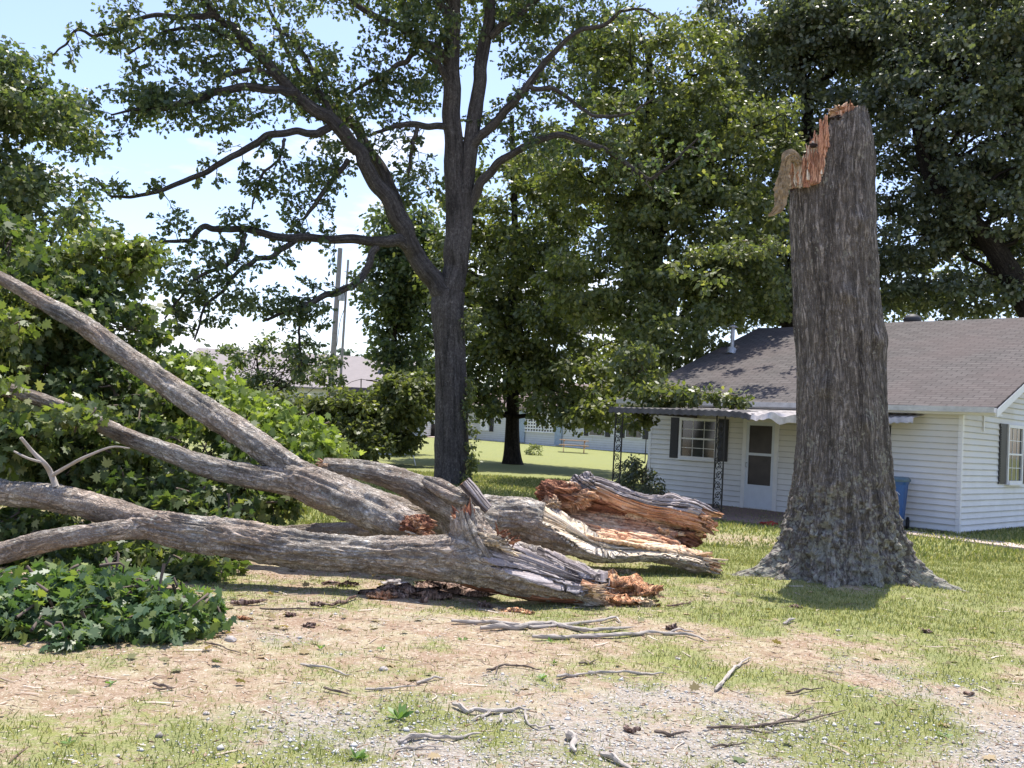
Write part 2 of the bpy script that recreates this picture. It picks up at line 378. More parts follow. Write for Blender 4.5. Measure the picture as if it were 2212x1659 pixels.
def groundmat():
    t = NT('ground'); v = t.coord(); at = t.n('Attribute'); at.attribute_name = 'cover'
    sp = t.n('SeparateColor'); t.l(at.outputs['Color'], sp.inputs[0])
    n1 = t.noise(v, 14, 8, .65); n2 = t.noise(v, 90, 5, .7); n3 = t.noise(v, 3, 4)
    dirt = t.ramp(n1, [(.35, (.27, .195, .135)), (.5, (.38, .295, .215)), (.65, (.48, .40, .305))])
    dirt = t.mix(t.ramp(n2, [(.38, .8), (.55, 0.)]), dirt, (.16, .11, .07)); dirt = t.mix(t.ramp(t.noise(v, 1.7, 5, .6), [(.42, 0.), (.6, .55)]), dirt, (.36, .33, .20))
    dirt = t.mix(t.ramp(t.noise(v, 5.5, 6, .65), [(.42, 0.), (.58, .75)]), dirt, (.25, .165, .11)); dirt = t.mix(t.ramp(t.noise(v, 45, 4, .7), [(.55, 0.), (.64, .7)]), dirt, (.56, .50, .40))
    grs = t.ramp(n2, [(.3, (.11, .13, .05)), (.5, (.20, .22, .085)), (.7, (.36, .34, .18))])
    grs = t.mix(t.ramp(n3, [(.4, 0.), (.7, .45)]), grs, (.26, .26, .07))
    vo = t.n('TexVoronoi'); vo.inputs['Scale'].default_value = 55.; t.l(v, vo.inputs['Vector'])
    s2 = t.n('SeparateColor'); t.l(vo.outputs['Color'], s2.inputs[0])
    grv = t.ramp(s2.outputs[0], [(0., (.26, .235, .20)), (.5, (.38, .355, .315)), (1., (.50, .475, .44))])
    grv = t.mix(t.ramp(vo.outputs['Distance'], [(.35, 0.), (.62, .6)]), grv, (.28, .235, .185))
    nn = t.math('MULTIPLY', t.math('SUBTRACT', t.noise(v, 22, 8, .75), .5), 2.2)
    gm = t.ramp(t.math('ADD', sp.outputs[0], nn), [(.3, 0.), (.7, 1.)])
    vm = t.ramp(t.math('ADD', sp.outputs[1], nn), [(.25, 0.), (.95, .85)])
    c = t.mix(vm, dirt, grv); c = t.mix(gm, c, grs); t.col(c); t.rough(.95, .1)
    h = t.math('ADD', t.math('MULTIPLY', n2, .6), t.math('MULTIPLY', t.math('SUBTRACT', 1., vo.outputs['Distance']), sp.outputs[1]))
    t.bump(h, .9, .015); return t.m
M['ground'] = groundmat()
gr = build('ground', V, F, M['ground'], smooth=True, kind='structure')
a, b, c = cover(XX, YY)
ca = gr.data.attributes.new('cover', 'FLOAT_COLOR', 'POINT')
ca.data.foreach_set('color', np.stack([a, b, c, np.ones_like(a)], -1).astype(np.float32).ravel())

# ------------------------------------------------------------------ leaves
MAPLE = np.array([(0, 0), (.10, .14), (.42, .0), (.34, .22), (.62, .38), (.40, .46), (.42, .70), (.20, .60), (.0, 1.), (-.20, .60), (-.42, .70), (-.40, .46), (-.62, .38), (-.34, .22), (-.42, .0), (-.10, .14)])
OAKL = np.array([(0, 0), (.10, .25), (.30, .38), (.17, .52), (.32, .72), (.0, 1.), (-.32, .72), (-.17, .52), (-.30, .38), (-.10, .25)])
QUAD = np.array([(0, 0), (.26, .45), (0, 1.), (-.26, .45)])
def leaves(name, pos, dirs, size, tmpl, mat, rng, parent=None, flat=.5, bend=.25, **k):
    """one mesh of many leaf-sized faces; each leaf points along dirs with a jittered upward normal"""
    N = len(pos); K = len(tmpl)
    d = dirs+rng.normal(0, .45, (N, 3)); d /= np.linalg.norm(d, axis=1)[:, None]+1e-9
    nn = rng.normal(0, 1, (N, 3))*(1-flat)+np.array([0, 0, flat*1.5]); xx = np.cross(d, nn); xx /= np.linalg.norm(xx, axis=1)[:, None]+1e-9
    nn = np.cross(xx, d)
    t = tmpl; s = np.asarray(size)[:, None, None]
    bz = -bend*(t[:, 1]**2)-bend*.6*np.abs(t[:, 0]); bz = bz[None, :]*(rng.uniform(-.4, 1.6, N)[:, None])
    V = pos[:, None]+s*(xx[:, None]*t[None, :, 0:1]+d[:, None]*t[None, :, 1:2]+nn[:, None]*bz[..., None])
    F = np.arange(N*K).reshape(N, K)
    if parent is not None:
        l = np.array(parent.location); V = V-l
    return build(name, V.reshape(-1, 3), F, mat, parent, fattr=np.clip(rng.normal(.45, .25, N), 0, 1), **k)
def unit(v): v = np.asarray(v, float); return v/(np.linalg.norm(v)+1e-9)
def limb_mesh(lst, n=8):
    """lst of (pts, radii): all in one vertex/face set"""
    VV = []; FF = []; UU = []; o = 0
    for p, r in lst:
        nn = n if np.max(r) > .03 else 4
        V, F, uv = tube(p, r, nn, cap=False)
        VV.append(V); FF.append(F+o); UU.append(uv); o += len(V)
    return np.vstack(VV), np.vstack(FF), np.vstack(UU)
def wander(p, d, length, n, rng, w=.25, droop=0., up=0.):
    pts = [np.array(p, float)]; d = unit(d)
    for q in range(n):
        d = unit(d+rng.normal(0, w, 3)+np.array([0, 0, up-droop])); pts.append(pts[-1]+d*length/n)
    return np.array(pts)
def twigs_on(path, r0, rng, per_m, tl, t0=.3, droop=.1, sub=2, leafn=9, spread=1.):
    """side twigs with leaf stations along a limb path; returns twig list and leaf pos/dir arrays"""
    tw = []; lp = []; ld = []
    seg = np.linalg.norm(np.diff(path, axis=0), axis=1); s = np.concatenate([[0], np.cumsum(seg)]); Ltot = s[-1]
    n = max(1, int(per_m*Ltot*(1-t0)))
    for q in range(n):
        t = t0+(1-t0)*rng.random(); u = t*Ltot; k = min(np.searchsorted(s, u)-1, len(path)-2); k = max(k, 0)
        p = path[k]+(path[k+1]-path[k])*((u-s[k])/(seg[k]+1e-9)); T = unit(path[k+1]-path[k])
        side = rng.normal(0, 1, 3); side -= T*(side@T); d = unit(unit(side)*spread+T*.5)
        l = tl*rng.uniform(.45, 1.3)
        pts = wander(p, d, l, 4, rng, .3, droop); tw.append((pts, np.linspace(.014, .004, 5)*max(1, tl)))
        ends = [pts]
        for z in range(sub):
            b = pts[rng.integers(1, 4)]; q2 = wander(b, unit(pts[-1]-pts[0])+rng.normal(0, .7, 3), l*.5, 3, rng, .3, droop); tw.append((q2, np.linspace(.007, .003, 4)*max(1, tl))); ends.append(q2)
        for e in ends:
            m = rng.integers(leafn//2, leafn+1); kk = rng.uniform(.35, 1.02, m)*(len(e)-1); ii = np.minimum(kk.astype(int), len(e)-2)
            pp = e[ii]+(e[ii+1]-e[ii])*(kk-ii)[:, None]
            dd = unit(e[-1]-e[0])[None]+rng.normal(0, .8, (m, 3)); lp.append(pp+rng.normal(0, .03, (m, 3))); ld.append(dd)
    return tw, (np.vstack(lp) if lp else np.zeros((0, 3))), (np.vstack(ld) if ld else np.zeros((0, 3)))
def clusters(ells, n, per, rad, rng, shell=.5):
    """leaf clump centres through the volume of ellipsoids, then leaves round each"""
    vols = np.array([e[3]*e[4]*e[5] for e in ells])**.8; pr = vols/vols.sum()
    ei = rng.choice(len(ells), n, p=pr); E = np.array(ells)[ei]
    u = rng.normal(0, 1, (n, 3)); u /= np.linalg.norm(u, axis=1)[:, None]
    rr = rng.random(n)**(1/3*(1-shell)+.05); C = E[:, :3]+u*rr[:, None]*E[:, 3:6]
    m = np.maximum(4, (per*rng.uniform(.4, 1.6, n)).astype(int)); idx = np.repeat(np.arange(n), m)
    R = rad*rng.uniform(.6, 1.4, n)
    off = rng.normal(0, 1, (len(idx), 3)); off /= np.linalg.norm(off, axis=1)[:, None]; off *= (rng.random(len(idx))**.6)[:, None]
    off[:, 2] *= .62
    pos = C[idx]+off*R[idx][:, None]
    d = off+np.array([0, 0, -.35]); return C, pos, d
def tree(name, base, top, r0, ells, ncl, per, rad, leaf, tmpl, lm, bm, seed, label, cat='tree', group=None, limbs=26, shell=.5, flat=.45, trunk_pts=None, th=.4):
    rng = np.random.default_rng(seed)
    base = np.array(base, float); base[2] = gh(base[0], base[1]); top = np.array(top, float)
    root = empty(name, base, label=label, cat=cat, group=group)
    if trunk_pts is None:
        n = 9; tp = np.linspace(base-[0, 0, .15], top, n); tp[1:-1, :2] += rng.normal(0, r0*.35, (n-2, 2))
    else: tp = np.array(trunk_pts)
    tp = catmull(tp, 40); t = np.linspace(0, 1, 40); rr = r0*(1-.72*t)*(1+.55*np.exp(-t*22))
    V, F, uv = tube(tp, rr, 20, lambda T, S, R: R*(1+.06*fbm(np.cos(T)*2.5, np.sin(T)*2.5, S*.6, seed)), cap=False)
    build('trunk', V, F, bm, root, smooth=True, uv=uv, world=True)
    C, pos, d = clusters(ells, ncl, per, rad, rng, shell)
    sel = rng.choice(len(C), min(limbs, len(C)), replace=False); lst = []
    for q in sel:
        c = C[q]; dz = np.linalg.norm(tp-c, axis=1); k = int(np.clip(np.argmin(np.abs(tp[:, 2]-(c[2]-.45*np.hypot(*(c-tp[20])[:2])))), 13, 38))
        s = tp[k]; l = np.linalg.norm(c-s); mid = s+(c-s)*.5+np.array([0, 0, .12*l])+rng.normal(0, .06*l, 3)
        p = catmull([s, s+(c-s)*.22+[0, 0, .02*l]+rng.normal(0, .04*l, 3), mid, c], 12); p[1:-1] += rng.normal(0, .012*l, (10, 3))
        lst.append((p, np.linspace(min(rr[k]*.5, .02+.018*l), .012, 12)))
        for z in range(3):
            j = rng.integers(5, 11); c2 = C[np.argmin(np.linalg.norm(C-(p[j]+rng.normal(0, 1.2, 3)), axis=1))]
            q3 = catmull([p[j], (p[j]+c2)/2+rng.normal(0, .15, 3), c2], 6); lst.append((q3, np.linspace(.022, .008, 6)))
    V, F, uv = limb_mesh(lst, 7); build('limbs', V, F, bm, root, smooth=True, uv=uv, world=True)
    leaves('crown', pos, d, leaf*rng.uniform(.65, 1.35, len(pos)), tmpl, lm, rng, root, flat)
    return root

# ------------------------------------------------------------------ the tall broken stump
def make_stump():
    rng = np.random.default_rng(5); Y0 = 11.7
    prof = [(1, 1745, 1879, 300), (1, 1716, 1879, 328), (1, 1709, 1881, 400), (1, 1711, 1884, 500), (1, 1717, 1893, 620), (1, 1722, 1904, 723), (1, 1726, 1906, 778), (1, 1727, 1911, 880),
            (1, 1727, 1917, 965), (1, 1722, 1922, 1043), (1, 1712, 1930, 1115), (1, 1704, 1937, 1160), (1, 1700, 1940, 1200), (1, 1698, 1945, 1260)]
    zs = []; cx = []; rs = []
    for _, l, r, y in prof[2:]:
        A = P(l, y, Y0); B = P(r, y, Y0); zs.append((A[2]+B[2])/2); cx.append((A[0]+B[0])/2); rs.append((B[0]-A[0])/2)
    zs, cx, rs = [np.array(q[::-1]) for q in (zs, cx, rs)]
    ztop = P(1815, 240, Y0)[2]
    cx = np.append(cx, cx[-1]+.03); rs = np.append(rs, rs[-1]*.93); zs = np.append(zs, ztop)
    base = np.array([cx[0], Y0, 0.]); root = empty('broken_tree_trunk', base, label='tall standing broken oak trunk with orange splintered top and lichen covered flared roots', cat='tree trunk')
    nth, nz = 460, 620
    th = np.linspace(0, 2*pi, nth, endpoint=False); zz = np.linspace(-.12, ztop, nz)
    TH, Z = np.meshgrid(th, zz)
    R = np.interp(Z, zs, rs); CX = np.interp(Z, zs, cx)
    lob = [(186, 11, .66, .23), (205, 6, .30, .2), (224, 7, .16, .26), (243, 7, .32, .18), (263, 6, .10, .3), (279, 7, .27, .2), (299, 5, .10, .25), (316, 6, .30, .18), (337, 8, .66, .2), (356, 9, .52, .26), (30, 16, .3, .3), (75, 15, .35, .3), (120, 16, .3, .3), (150, 12, .35, .3)]
    fl = 0
    for a, wd, amp, hz in lob:
        dd = (np.degrees(TH)-a+180) % 360-180; fl = fl+amp*np.exp(-(dd/wd)**2)*np.exp(-np.maximum(Z, 0)/hz)
        fl = fl+amp*.07*np.exp(-(dd/wd)**2)*np.exp(-np.maximum(Z, 0)/1.1)
    R = R+fl
    c, s = np.cos(TH), np.sin(TH)
    tw = .18*noise(Z*.7, 0, 0, 4)       # ridges wander a little round the trunk
    cc, ss = np.cos(TH+tw), np.sin(TH+tw)
    rd = 1-np.abs(noise(cc*9, ss*9, Z*1.1+3, 8))*2; rd2 = 1-np.abs(noise(cc*19, ss*19, Z*2.6, 12))*2
    low = 1-sst(.3, 1.7, Z); rough3 = fbm(c*R*14, s*R*14, Z*14, 40, 3)
    R = R+.030*fbm(c*1.6, s*1.6, Z*.7, 2, 3)+.012*rd+.008*rd2+low*.04*rough3+.004*rough3
    for ka, kz, kw, kh in ((265, 3.4, .10, .05), (232, 2.3, .13, .045), (290, 4.3, .11, .04), (250, 1.2, .16, .05), (310, 2.9, .12, .05), (278, 1.9, .10, .035)):
        R = R+kh*np.exp(-(((np.degrees(TH)-ka+180) % 360-180)/(kw*110))**2-((Z-kz)/kw)**2)
    # burr swelling on the right edge
    R = R+.05*np.exp(-(((np.degrees(TH)-355+180) % 360-180)/9)**2-((Z-P(1905, 735, Y0)[2])/.18)**2)
    # top edge height round the stem: high at the right/back, stepping down to the left front
    xr = c    # -1 left .. 1 right
    Yf = Y0-.47
    def cf(vx): return (P(vx, 330, Yf)[0]-1.0*np.interp(P(1795, 330, Y0)[2], zs, cx))/.5
    ztL = P(1712, 402, Y0-.15)[2]; ztM = P(1765, 385, Yf)[2]; zt1 = P(1785, 262, Yf)[2]
    xb = np.interp(xr[0], [-1, -.85, cf(1762), cf(1775), cf(1783), cf(1789), .4, .75, 1.], [ztL, ztL-.02, ztM, ztM+.12, ztM+.45, zt1, ztop-.03, ztop-.10, ztop-.36])
    back = sst(-.1, .6, s[0]); xb = xb*(1-back)+(np.interp(xr[0], [-1, -.3, 0, .5, 1], [ztL+.05, ztL+.35, ztop-.25, ztop, ztop-.36]))*back
    xb = xb+.03*noise(th*14, 0, 0, 3)+.02*noise(th*50, 0, 0, 5)
    Zc = np.minimum(Z, xb[None, :])
    # taper the rim inward on the rounded right shoulder
    rim = sst(.35, 0, xb[None, :]-Z)*sst(0, .5, xr)
    R = R*(1-.12*rim)
    V = np.stack([CX+R*c, Y0+R*s, Zc], -1).reshape(-1, 3)
    i = np.arange(nz-1)[:, None]*nth; j = np.arange(nth)[None]; k = (j+1) % nth
    F = np.stack([i+j, i+k, i+nth+k, i+nth+j], -1).reshape(-1, 4)
    keep = (Z[:-1].reshape(-1) < np.repeat(xb[None], nz-1, 0).reshape(-1)); F = F[keep]
    uv = np.stack([TH/(2*pi)*3.3, Z], -1).reshape(-1, 2)
    build('bark', V, F, M['bark_stump'], root, smooth=True, uv=uv, world=True)
    # heartwood shell inside the break, jagged
    n2 = 200; t2 = np.linspace(0, 2*pi, n2, endpoint=False); c2, s2 = np.cos(t2), np.sin(t2)
    rt = np.interp(ztL, zs, rs); cxt = np.interp(ztL+.3, zs, cx)
    front = np.interp(c2, [-1, -.8, -.5, -.3, -.1, .05, .4, 1.], [P(1712, 352, Y0)[2], P(1722, 345, Y0)[2], P(1745, 330, Y0)[2], P(1765, 285, Y0)[2], P(1780, 262, Y0)[2], ztop-.08, ztop-.05, ztop-.42])
    jag = .06*noise(t2*17, 0, 0, 8)+.05*noise(t2*41, 0, 0, 9)
    zt = front+jag
    levels = np.linspace(0, 1, 26); VV = []
    for a in levels:
        z = ztL-.35+(zt-(ztL-.35))*a; rr = rt*(.90-.02*a)+.012*noise(c2*16, s2*16, z*2, 5)+.006*noise(c2*45, s2*45, z*3, 6)
        rr = rr+np.where(c2 > .1, -.03, 0)
        VV.append(np.stack([cxt+rr*c2, Y0+rr*s2, z], -1))
    for q, (fr, dz) in enumerate(((.86, -.03), (.7, -.16), (.45, -.22), (.2, -.1))):
        rr = rt*fr; z = zt+dz+.10*fbm(c2*fr*6, s2*fr*6, 0, 61+q, 3)*(1 if q else .3)
        VV.append(np.stack([cxt+rr*c2, Y0+rr*s2, z], -1))
    VV = np.array(VV); m = len(VV); i = np.arange(m-1)[:, None]*n2; j = np.arange(n2)[None]; k = (j+1) % n2
    F = np.stack([i+j, i+k, i+n2+k, i+n2+j], -1).reshape(-1, 4)
    F = [list(f) for f in F]+[list(range((m-1)*n2, m*n2))]
    uv = np.stack([np.repeat(t2[None]*.5, m, 0), VV[..., 2]], -1).reshape(-1, 2)
    build('splintered_wood', VV.reshape(-1, 3), F, M['wood_orange'], root, uv=uv, world=True)
    # separate upright splinters and slabs of torn wood, tops following the break
    pro = ([1706, 1712, 1722, 1735, 1745, 1752, 1762, 1772, 1780, 1788, 1797], [352, 346, 340, 342, 330, 300, 284, 272, 258, 246, 250])
    for grp, (num, mat, xa, xb, drop, yo) in enumerate(((46, 'wood_red', 1738, 1792, (-4, 60), .02), (34, 'wood_pale', 1708, 1766, (-4, 30), .10), (22, 'wood_pale', 1760, 1790, (40, 110), .10), (22, 'wood_orange', 1712, 1770, (5, 45), .06))):
        mb = MB()
        for q in range(num):
            vx = xa+(xb-xa)*rng.random(); ytop = np.interp(vx, *pro)+rng.uniform(*drop); yb = np.interp(vx, [1706, 1740, 1770, 1782, 1790], [404, 402, 392, 340, 290])-rng.uniform(-3, 8)
            if ytop > yb-8: continue
            Yf = Y0-rt*math.sqrt(max(.03, 1-((vx-1795)/92.)**2))*(1-yo*rng.uniform(.1, 1.6))
            a = P(vx, yb, Yf); b = P(vx+rng.uniform(-7, 4), ytop, Yf+rng.uniform(-.02, .06)); w0 = rng.uniform(.018, .06); th_ = rng.uniform(.01, .03); V = []; nl = 5
            for l in range(nl):
                t_ = l/(nl-1); pp = a+(b-a)*t_+rng.normal(0, .006, 3); wl = w0*(1-.15*t_) if l < nl-1 else w0*rng.uniform(.1, .5)
                ang_ = rng.normal(0, .25); X_ = np.array([cos(ang_), sin(ang_), 0]); Y_ = np.array([-sin(ang_), cos(ang_), 0]); sk = rng.normal(0, .02) if l == nl-1 else 0
                for e, f in ((-1, -1), (1, -1), (1, 1), (-1, 1)): V.append(pp+X_*e*wl/2+Y_*f*th_/2+[0, 0, e*sk])
            mb.add(V, [(y*4+e, y*4+(e+1) % 4, (y+1)*4+(e+1) % 4, (y+1)*4+e) for y in range(nl-1) for e in range(4)]+[(nl*4-4, nl*4-3, nl*4-2, nl*4-1)])
        uvs = np.array([(v[0]+v[1], v[2]) for v in mb.V]); mb.build('splinters', M[mat], root, world=True, uv=uvs)
    V, F = blobmesh(P(1757, 314, Y0-.47), (.045, .03, .03), 92, .3); build('knot_hole', V, F, M['dark_hole'], root, world=True)
    V, F = blobmesh(P(1816, 240, Y0-.2), (.11, .10, .05), 93, .9, 30, 20, 4); build('torn_tip', V, F, M['wood_orange'], root, world=True)
    V, F = blobmesh(P(1806, 256, Y0-.42), (.07, .05, .03), 94, .5); build('hollow', V, F, M['dark_hole'], root, world=True)
    # hanging strip of bark at the left
    hp = [(1728, 352, -.34), (1712, 338, -.36), (1698, 348, -.36), (1692, 385, -.33), (1687, 420, -.3), (1686, 442, -.3), (1672, 458, -.3), (1660, 466, -.28)]
    pts = catmull([P(x, y, Y0+dy) for x, y, dy in hp], 50)
    pts = catmull(pts, 110); rr = np.interp(np.linspace(0, 1, 110), [0, .15, .4, .55, .72, .85, 1], [.04, .058, .045, .066, .055, .03, .012])
    V, F, uv = tube(pts, rr, 40, lambda T, S, R: R*(.7+.35*np.abs(np.sin(T)))*(1+.38*fbm(np.cos(T)*2, np.sin(T)*2, S*11, 71, 4)+.34*noise(np.cos(T)*7, np.sin(T)*7, S*26, 72)))
    build('bark_strip', V, F, M['strip'], root, uv=uv, world=True)
    return root
def blobmesh(c, r, seed, amp=.3, n=18, m=12, freq=2.2):
    """lumpy closed solid"""
    V = []; F = []
    la = np.linspace(-pi/2, pi/2, m); lo = np.linspace(0, 2*pi, n, endpoint=False)
    LA, LO = np.meshgrid(la, lo, indexing='ij'); x, y, z = np.cos(LA)*np.cos(LO), np.cos(LA)*np.sin(LO), np.sin(LA)
    k = 1+amp*fbm(x*freq, y*freq, z*freq, seed, 3, .6)
    V = np.stack([c[0]+x*k*r[0], c[1]+y*k*r[1], c[2]+z*k*r[2]], -1).reshape(-1, 3)
    i = np.arange(m-1)[:, None]*n; j = np.arange(n)[None]; q = (j+1) % n
    return V, np.stack([i+j, i+q, i+n+q, i+n+j], -1).reshape(-1, 4)
M['strip'] = simple('peeled bark strip', (.26, .20, .13), .9, .15, var=.55, scale=16, bump=1., bs=45)
make_stump()

# ------------------------------------------------------------------ fallen stems
def stem(name, pts, parent, mats, seed, nseg=90, nring=56, amp=.03, mfun=None, flat=None, phi=90, jag=None, smooth=True, rf=None):
    """pts: (x, y, Y, radius_px) measured. mfun(TH,u) -> material index; flat: (u->height cut as fraction of radius)"""
    Q = np.array([[*P(x, y, Y), px(r, Y)] for x, y, Y, r in pts]); C = catmull(Q, nseg); p, r = C[:, :3], np.maximum(C[:, 3], .004)
    hold = {}
    def f(T, S, R):
        u = S/S.max(); c, s = np.cos(T), np.sin(T)
        k = 1+.10*fbm(c*1.2, s*1.2, S*1.6, seed, 3)
        k = k+.07*fbm(c*2.6, s*2.6, S*4.5, seed+1, 2); rr = R*k+np.minimum(R*.2, amp)*(.55*(1-2*np.abs(noise(c*6, s*6, S*4, seed+3)))+.25*fbm(c*R*40, s*R*40, S*26, seed+5, 2))
        if rf is not None: rr = rf(T, u, rr, S)
        if flat is not None:      # cut the top away along a plane, leaving grooved wood
            s1 = np.cos(T-radians(phi)); c1 = np.sin(T-radians(phi))
            h = flat(u)*R; lim = h-.03*(np.abs(noise(rr*c1*30, 0, S*.35, seed+9)) < .13)+.016*(1-2*np.abs(noise(rr*c1*45, 0, S*.5, seed+9)))+.008*noise(rr*c1*110, 0, S*1.5, seed+11)
            yy = rr*s1; over = yy > lim; hold['over'] = over; rr = np.where(over, np.maximum(lim, .003)/np.maximum(s1, .05), rr)
            rr = np.minimum(rr, R*1.35)
        off = np.zeros_like(R)
        if jag is not None:
            off = jag*((u > .93)*(u-.93)/.07*(noise(c*5, s*5, 0, seed+20)+.7*noise(c*12, s*12, 0, seed+21)))
        return rr, off
    V, F, uv = tube(p, r, nring, f, cap=False); n = nring
    F = np.asarray(F); mi = np.zeros(len(F), int)
    U = np.repeat(np.linspace(0, 1, nseg-1)[:, None], n, 1).ravel(); TT = np.repeat((np.linspace(0, 2*pi, n, endpoint=False)+pi/n)[None], nseg-1, 0).ravel()
    if 'over' in hold: mi = np.where(hold['over'][:-1].ravel(), 1, 0)
    if mfun is not None: mi = mfun(TT, U, mi)
    # end caps: sunken jagged rings
    def cap(ring, inward, m):
        nonlocal V, F, uv, mi
        c0 = V[ring].mean(0); rings = [ring]; rad = np.linalg.norm(V[ring]-c0, axis=1).mean()
        for q, (fr, dp) in enumerate(((.8, .25), (.5, .8), (.2, 1.1))):
            new = c0+(V[ring]-c0)*fr+inward*rad*dp*(.4+.8*np.abs(noise(np.linspace(0, 9, n), q, 0, seed+30)))[:, None]*.5
            new = new+inward*(rad*.25*noise(np.linspace(0, 30, n), q*3, 0, seed+33))[:, None]
            o = len(V); V = np.vstack([V, new]); uv = np.vstack([uv, np.stack([np.linspace(0, 1, n)*.3, np.full(n, q*.04)], -1)]); rings.append(np.arange(o, o+n))
        for A, B in zip(rings[:-1], rings[1:]):
            F = np.vstack([F, np.stack([A, np.roll(A, -1), np.roll(B, -1), B], -1)]); mi = np.append(mi, np.full(n, m))
        o = len(V); V = np.vstack([V, V[rings[-1]].mean(0)]); uv = np.vstack([uv, [[0, 0]]])
        A = rings[-1]; F = np.vstack([F, np.stack([A, np.roll(A, -1), np.full(n, o), np.full(n, o)], -1)]); mi = np.append(mi, np.full(n, m))
    T, _, _ = frames(p)
    cap(np.arange((nseg-1)*n, nseg*n), -T[-1], min(2, len(mats)-1)); cap(np.arange(n), T[0], min(2, len(mats)-1))
    Fl = [list(dict.fromkeys(f)) for f in F.tolist()]
    return build(name, V, Fl, mats, parent, mi=mi, smooth=smooth, uv=uv, world=True), p, r
BW = [M['bark_fallen'], M['wood_grey'], M['wood_orange']]
def shards(name, parent, a, b, Y, num, ln, dirv, mat, seed, wd=(.01, .04), spread=.35, dY=.1):
    """bundle of torn splinters between photo points a and b, pointing along dirv"""
    r = np.random.default_rng(seed); mb = MB(); dv = unit(dirv)
    for q in range(num):
        t_ = r.random(); p = P(a[0]+(b[0]-a[0])*t_, a[1]+(b[1]-a[1])*t_, Y+r.uniform(-dY, dY)); d = unit(dv+r.normal(0, spread, 3)*.5); l = ln*r.uniform(.3, 1.2); w_ = r.uniform(*wd); nl = 4
        sd_ = unit(np.cross(d, r.normal(0, 1, 3))); up = np.cross(sd_, d); V = []; th_ = w_*r.uniform(.25, .6)
        for k in range(nl):
            f = k/(nl-1); c = p-d*l*.35+d*l*1.35*f+r.normal(0, .004, 3)+up*.06*l*f*f*r.normal(); ww = w_*(1-.2*f) if k < nl-1 else w_*r.uniform(.05, .5)
            for e, g in ((-1, -1), (1, -1), (1, 1), (-1, 1)): V.append(c+sd_*e*ww/2+up*g*th_/2)
        mb.add(V, [(y*4+e, y*4+(e+1) % 4, (y+1)*4+(e+1) % 4, (y+1)*4+e) for y in range(nl-1) for e in range(4)]+[(nl*4-4, nl*4-3, nl*4-2, nl*4-1), (3, 2, 1, 0)])
    return mb.build(name, M[mat], parent, world=True, uv=np.array([(v[2]*1.3+v[1], v[0]*.6) for v in mb.V]))
def lump(parent, x, y, Y, r, seed, mat, name='torn_or_shade_wood', st=(2.2, 6, 6)):
    """crumbly torn lump, rugged and drawn out along the stem"""
    n, m = 64, 40; la = np.linspace(-pi/2, pi/2, m); lo = np.linspace(0, 2*pi, n, endpoint=False); LA, LO = np.meshgrid(la, lo, indexing='ij')
    a, b, c = np.cos(LA)*np.cos(LO), np.cos(LA)*np.sin(LO), np.sin(LA)
    k = 1+.38*fbm(a*st[0], b*st[1]*.5, c*st[2]*.5, seed, 2)+.30*(1-2*np.abs(noise(a*st[0], b*st[1], c*st[2], seed+1)))+.16*np.round(2*noise(a*st[0]*2, b*9, c*12, seed+2))/2
    o = P(x, y, Y); V = np.stack([o[0]+a*k*r[0], o[1]+b*k*r[1], o[2]+c*k*r[2]], -1).reshape(-1, 3)
    i = np.arange(m-1)[:, None]*n; j = np.arange(n)[None]; q = (j+1) % n
    return build(name, V, np.stack([i+j, i+q, i+n+q, i+n+j], -1).reshape(-1, 4), M[mat], parent, world=True, uv=np.stack([LO*.12+c*.2, a*.3], -1).reshape(-1, 2))
# front stem: two forks at the left, the split grey butt at the right
fa = empty('fallen_tree_trunk', G(1150, 1300), label='long fallen front trunk forking at left, its grey split butt lying at right', cat='fallen tree')
stem('trunk', [(300, 1128, 9.3, 27), (400, 1148, 9.1, 34), (500, 1164, 9.0, 37), (600, 1180, 8.95, 38), (750, 1194, 8.9, 36), (900, 1202, 8.9, 40), (1000, 1205, 8.95, 52), (1080, 1213, 8.95, 58), (1160, 1232, 9.0, 55), (1220, 1248, 9.05, 49), (1255, 1257, 9.05, 44), (1282, 1262, 9.05, 33)],
     fa, BW, 11, 300, 140, .035, phi=128, flat=lambda u: np.interp(u, [0, .73, .76, .81, .9, 1], [9, 9, .8, .45, .3, .15]), jag=.15)
stem('limb', [(-90, 1040, 9.8, 26), (0, 1062, 9.7, 26), (80, 1070, 9.6, 25), (160, 1085, 9.5, 26), (240, 1105, 9.4, 27), (320, 1130, 9.3, 28), (380, 1144, 9.15, 28)], fa, BW, 12, 90, 48)
stem('limb', [(-90, 1215, 8.9, 22), (0, 1195, 8.95, 22), (100, 1168, 9., 22), (200, 1153, 9.1, 20), (280, 1142, 9.2, 20), (350, 1142, 9.2, 22)], fa, BW, 13, 90, 44)
stem('stub', [(1050, 1222, 8.98, 50), (1028, 1185, 8.95, 46), (1012, 1152, 8.95, 38), (1004, 1126, 8.95, 32), (1000, 1106, 8.95, 27)], fa, [M['bark_fallen'], M['wood_grey'], M['wood_rot']], 14, 70, 70, .05, jag=.10,
     rf=lambda T, u, r, S: r*(1+.22*fbm(np.cos(T)*2, np.sin(T)*2, S*3, 140, 3)), phi=160, flat=lambda u: np.interp(u, [0, .5, .6, 1], [9, 9, .7, .35]))
lump(fa, 1058, 1166, 8.80, (.14, .05, .045), 141, 'wood_pale')
shards('splinters', fa, (1032, 1150), (1095, 1190), 8.82, 50, .13, (1, -.1, -.42), 'wood_pale', 143, (.008, .028), .25, .05)
shards('splinters', fa, (1075, 1150), (1110, 1175), 8.85, 22, .10, (.6, -.2, .5), 'wood_rot', 144, (.008, .02), .8)
shards('splinters', fa, (1262, 1258), (1290, 1290), 9.05, 46, .16, (1, -.2, -.12), 'wood_orange', 145, (.012, .04), .4, .14)
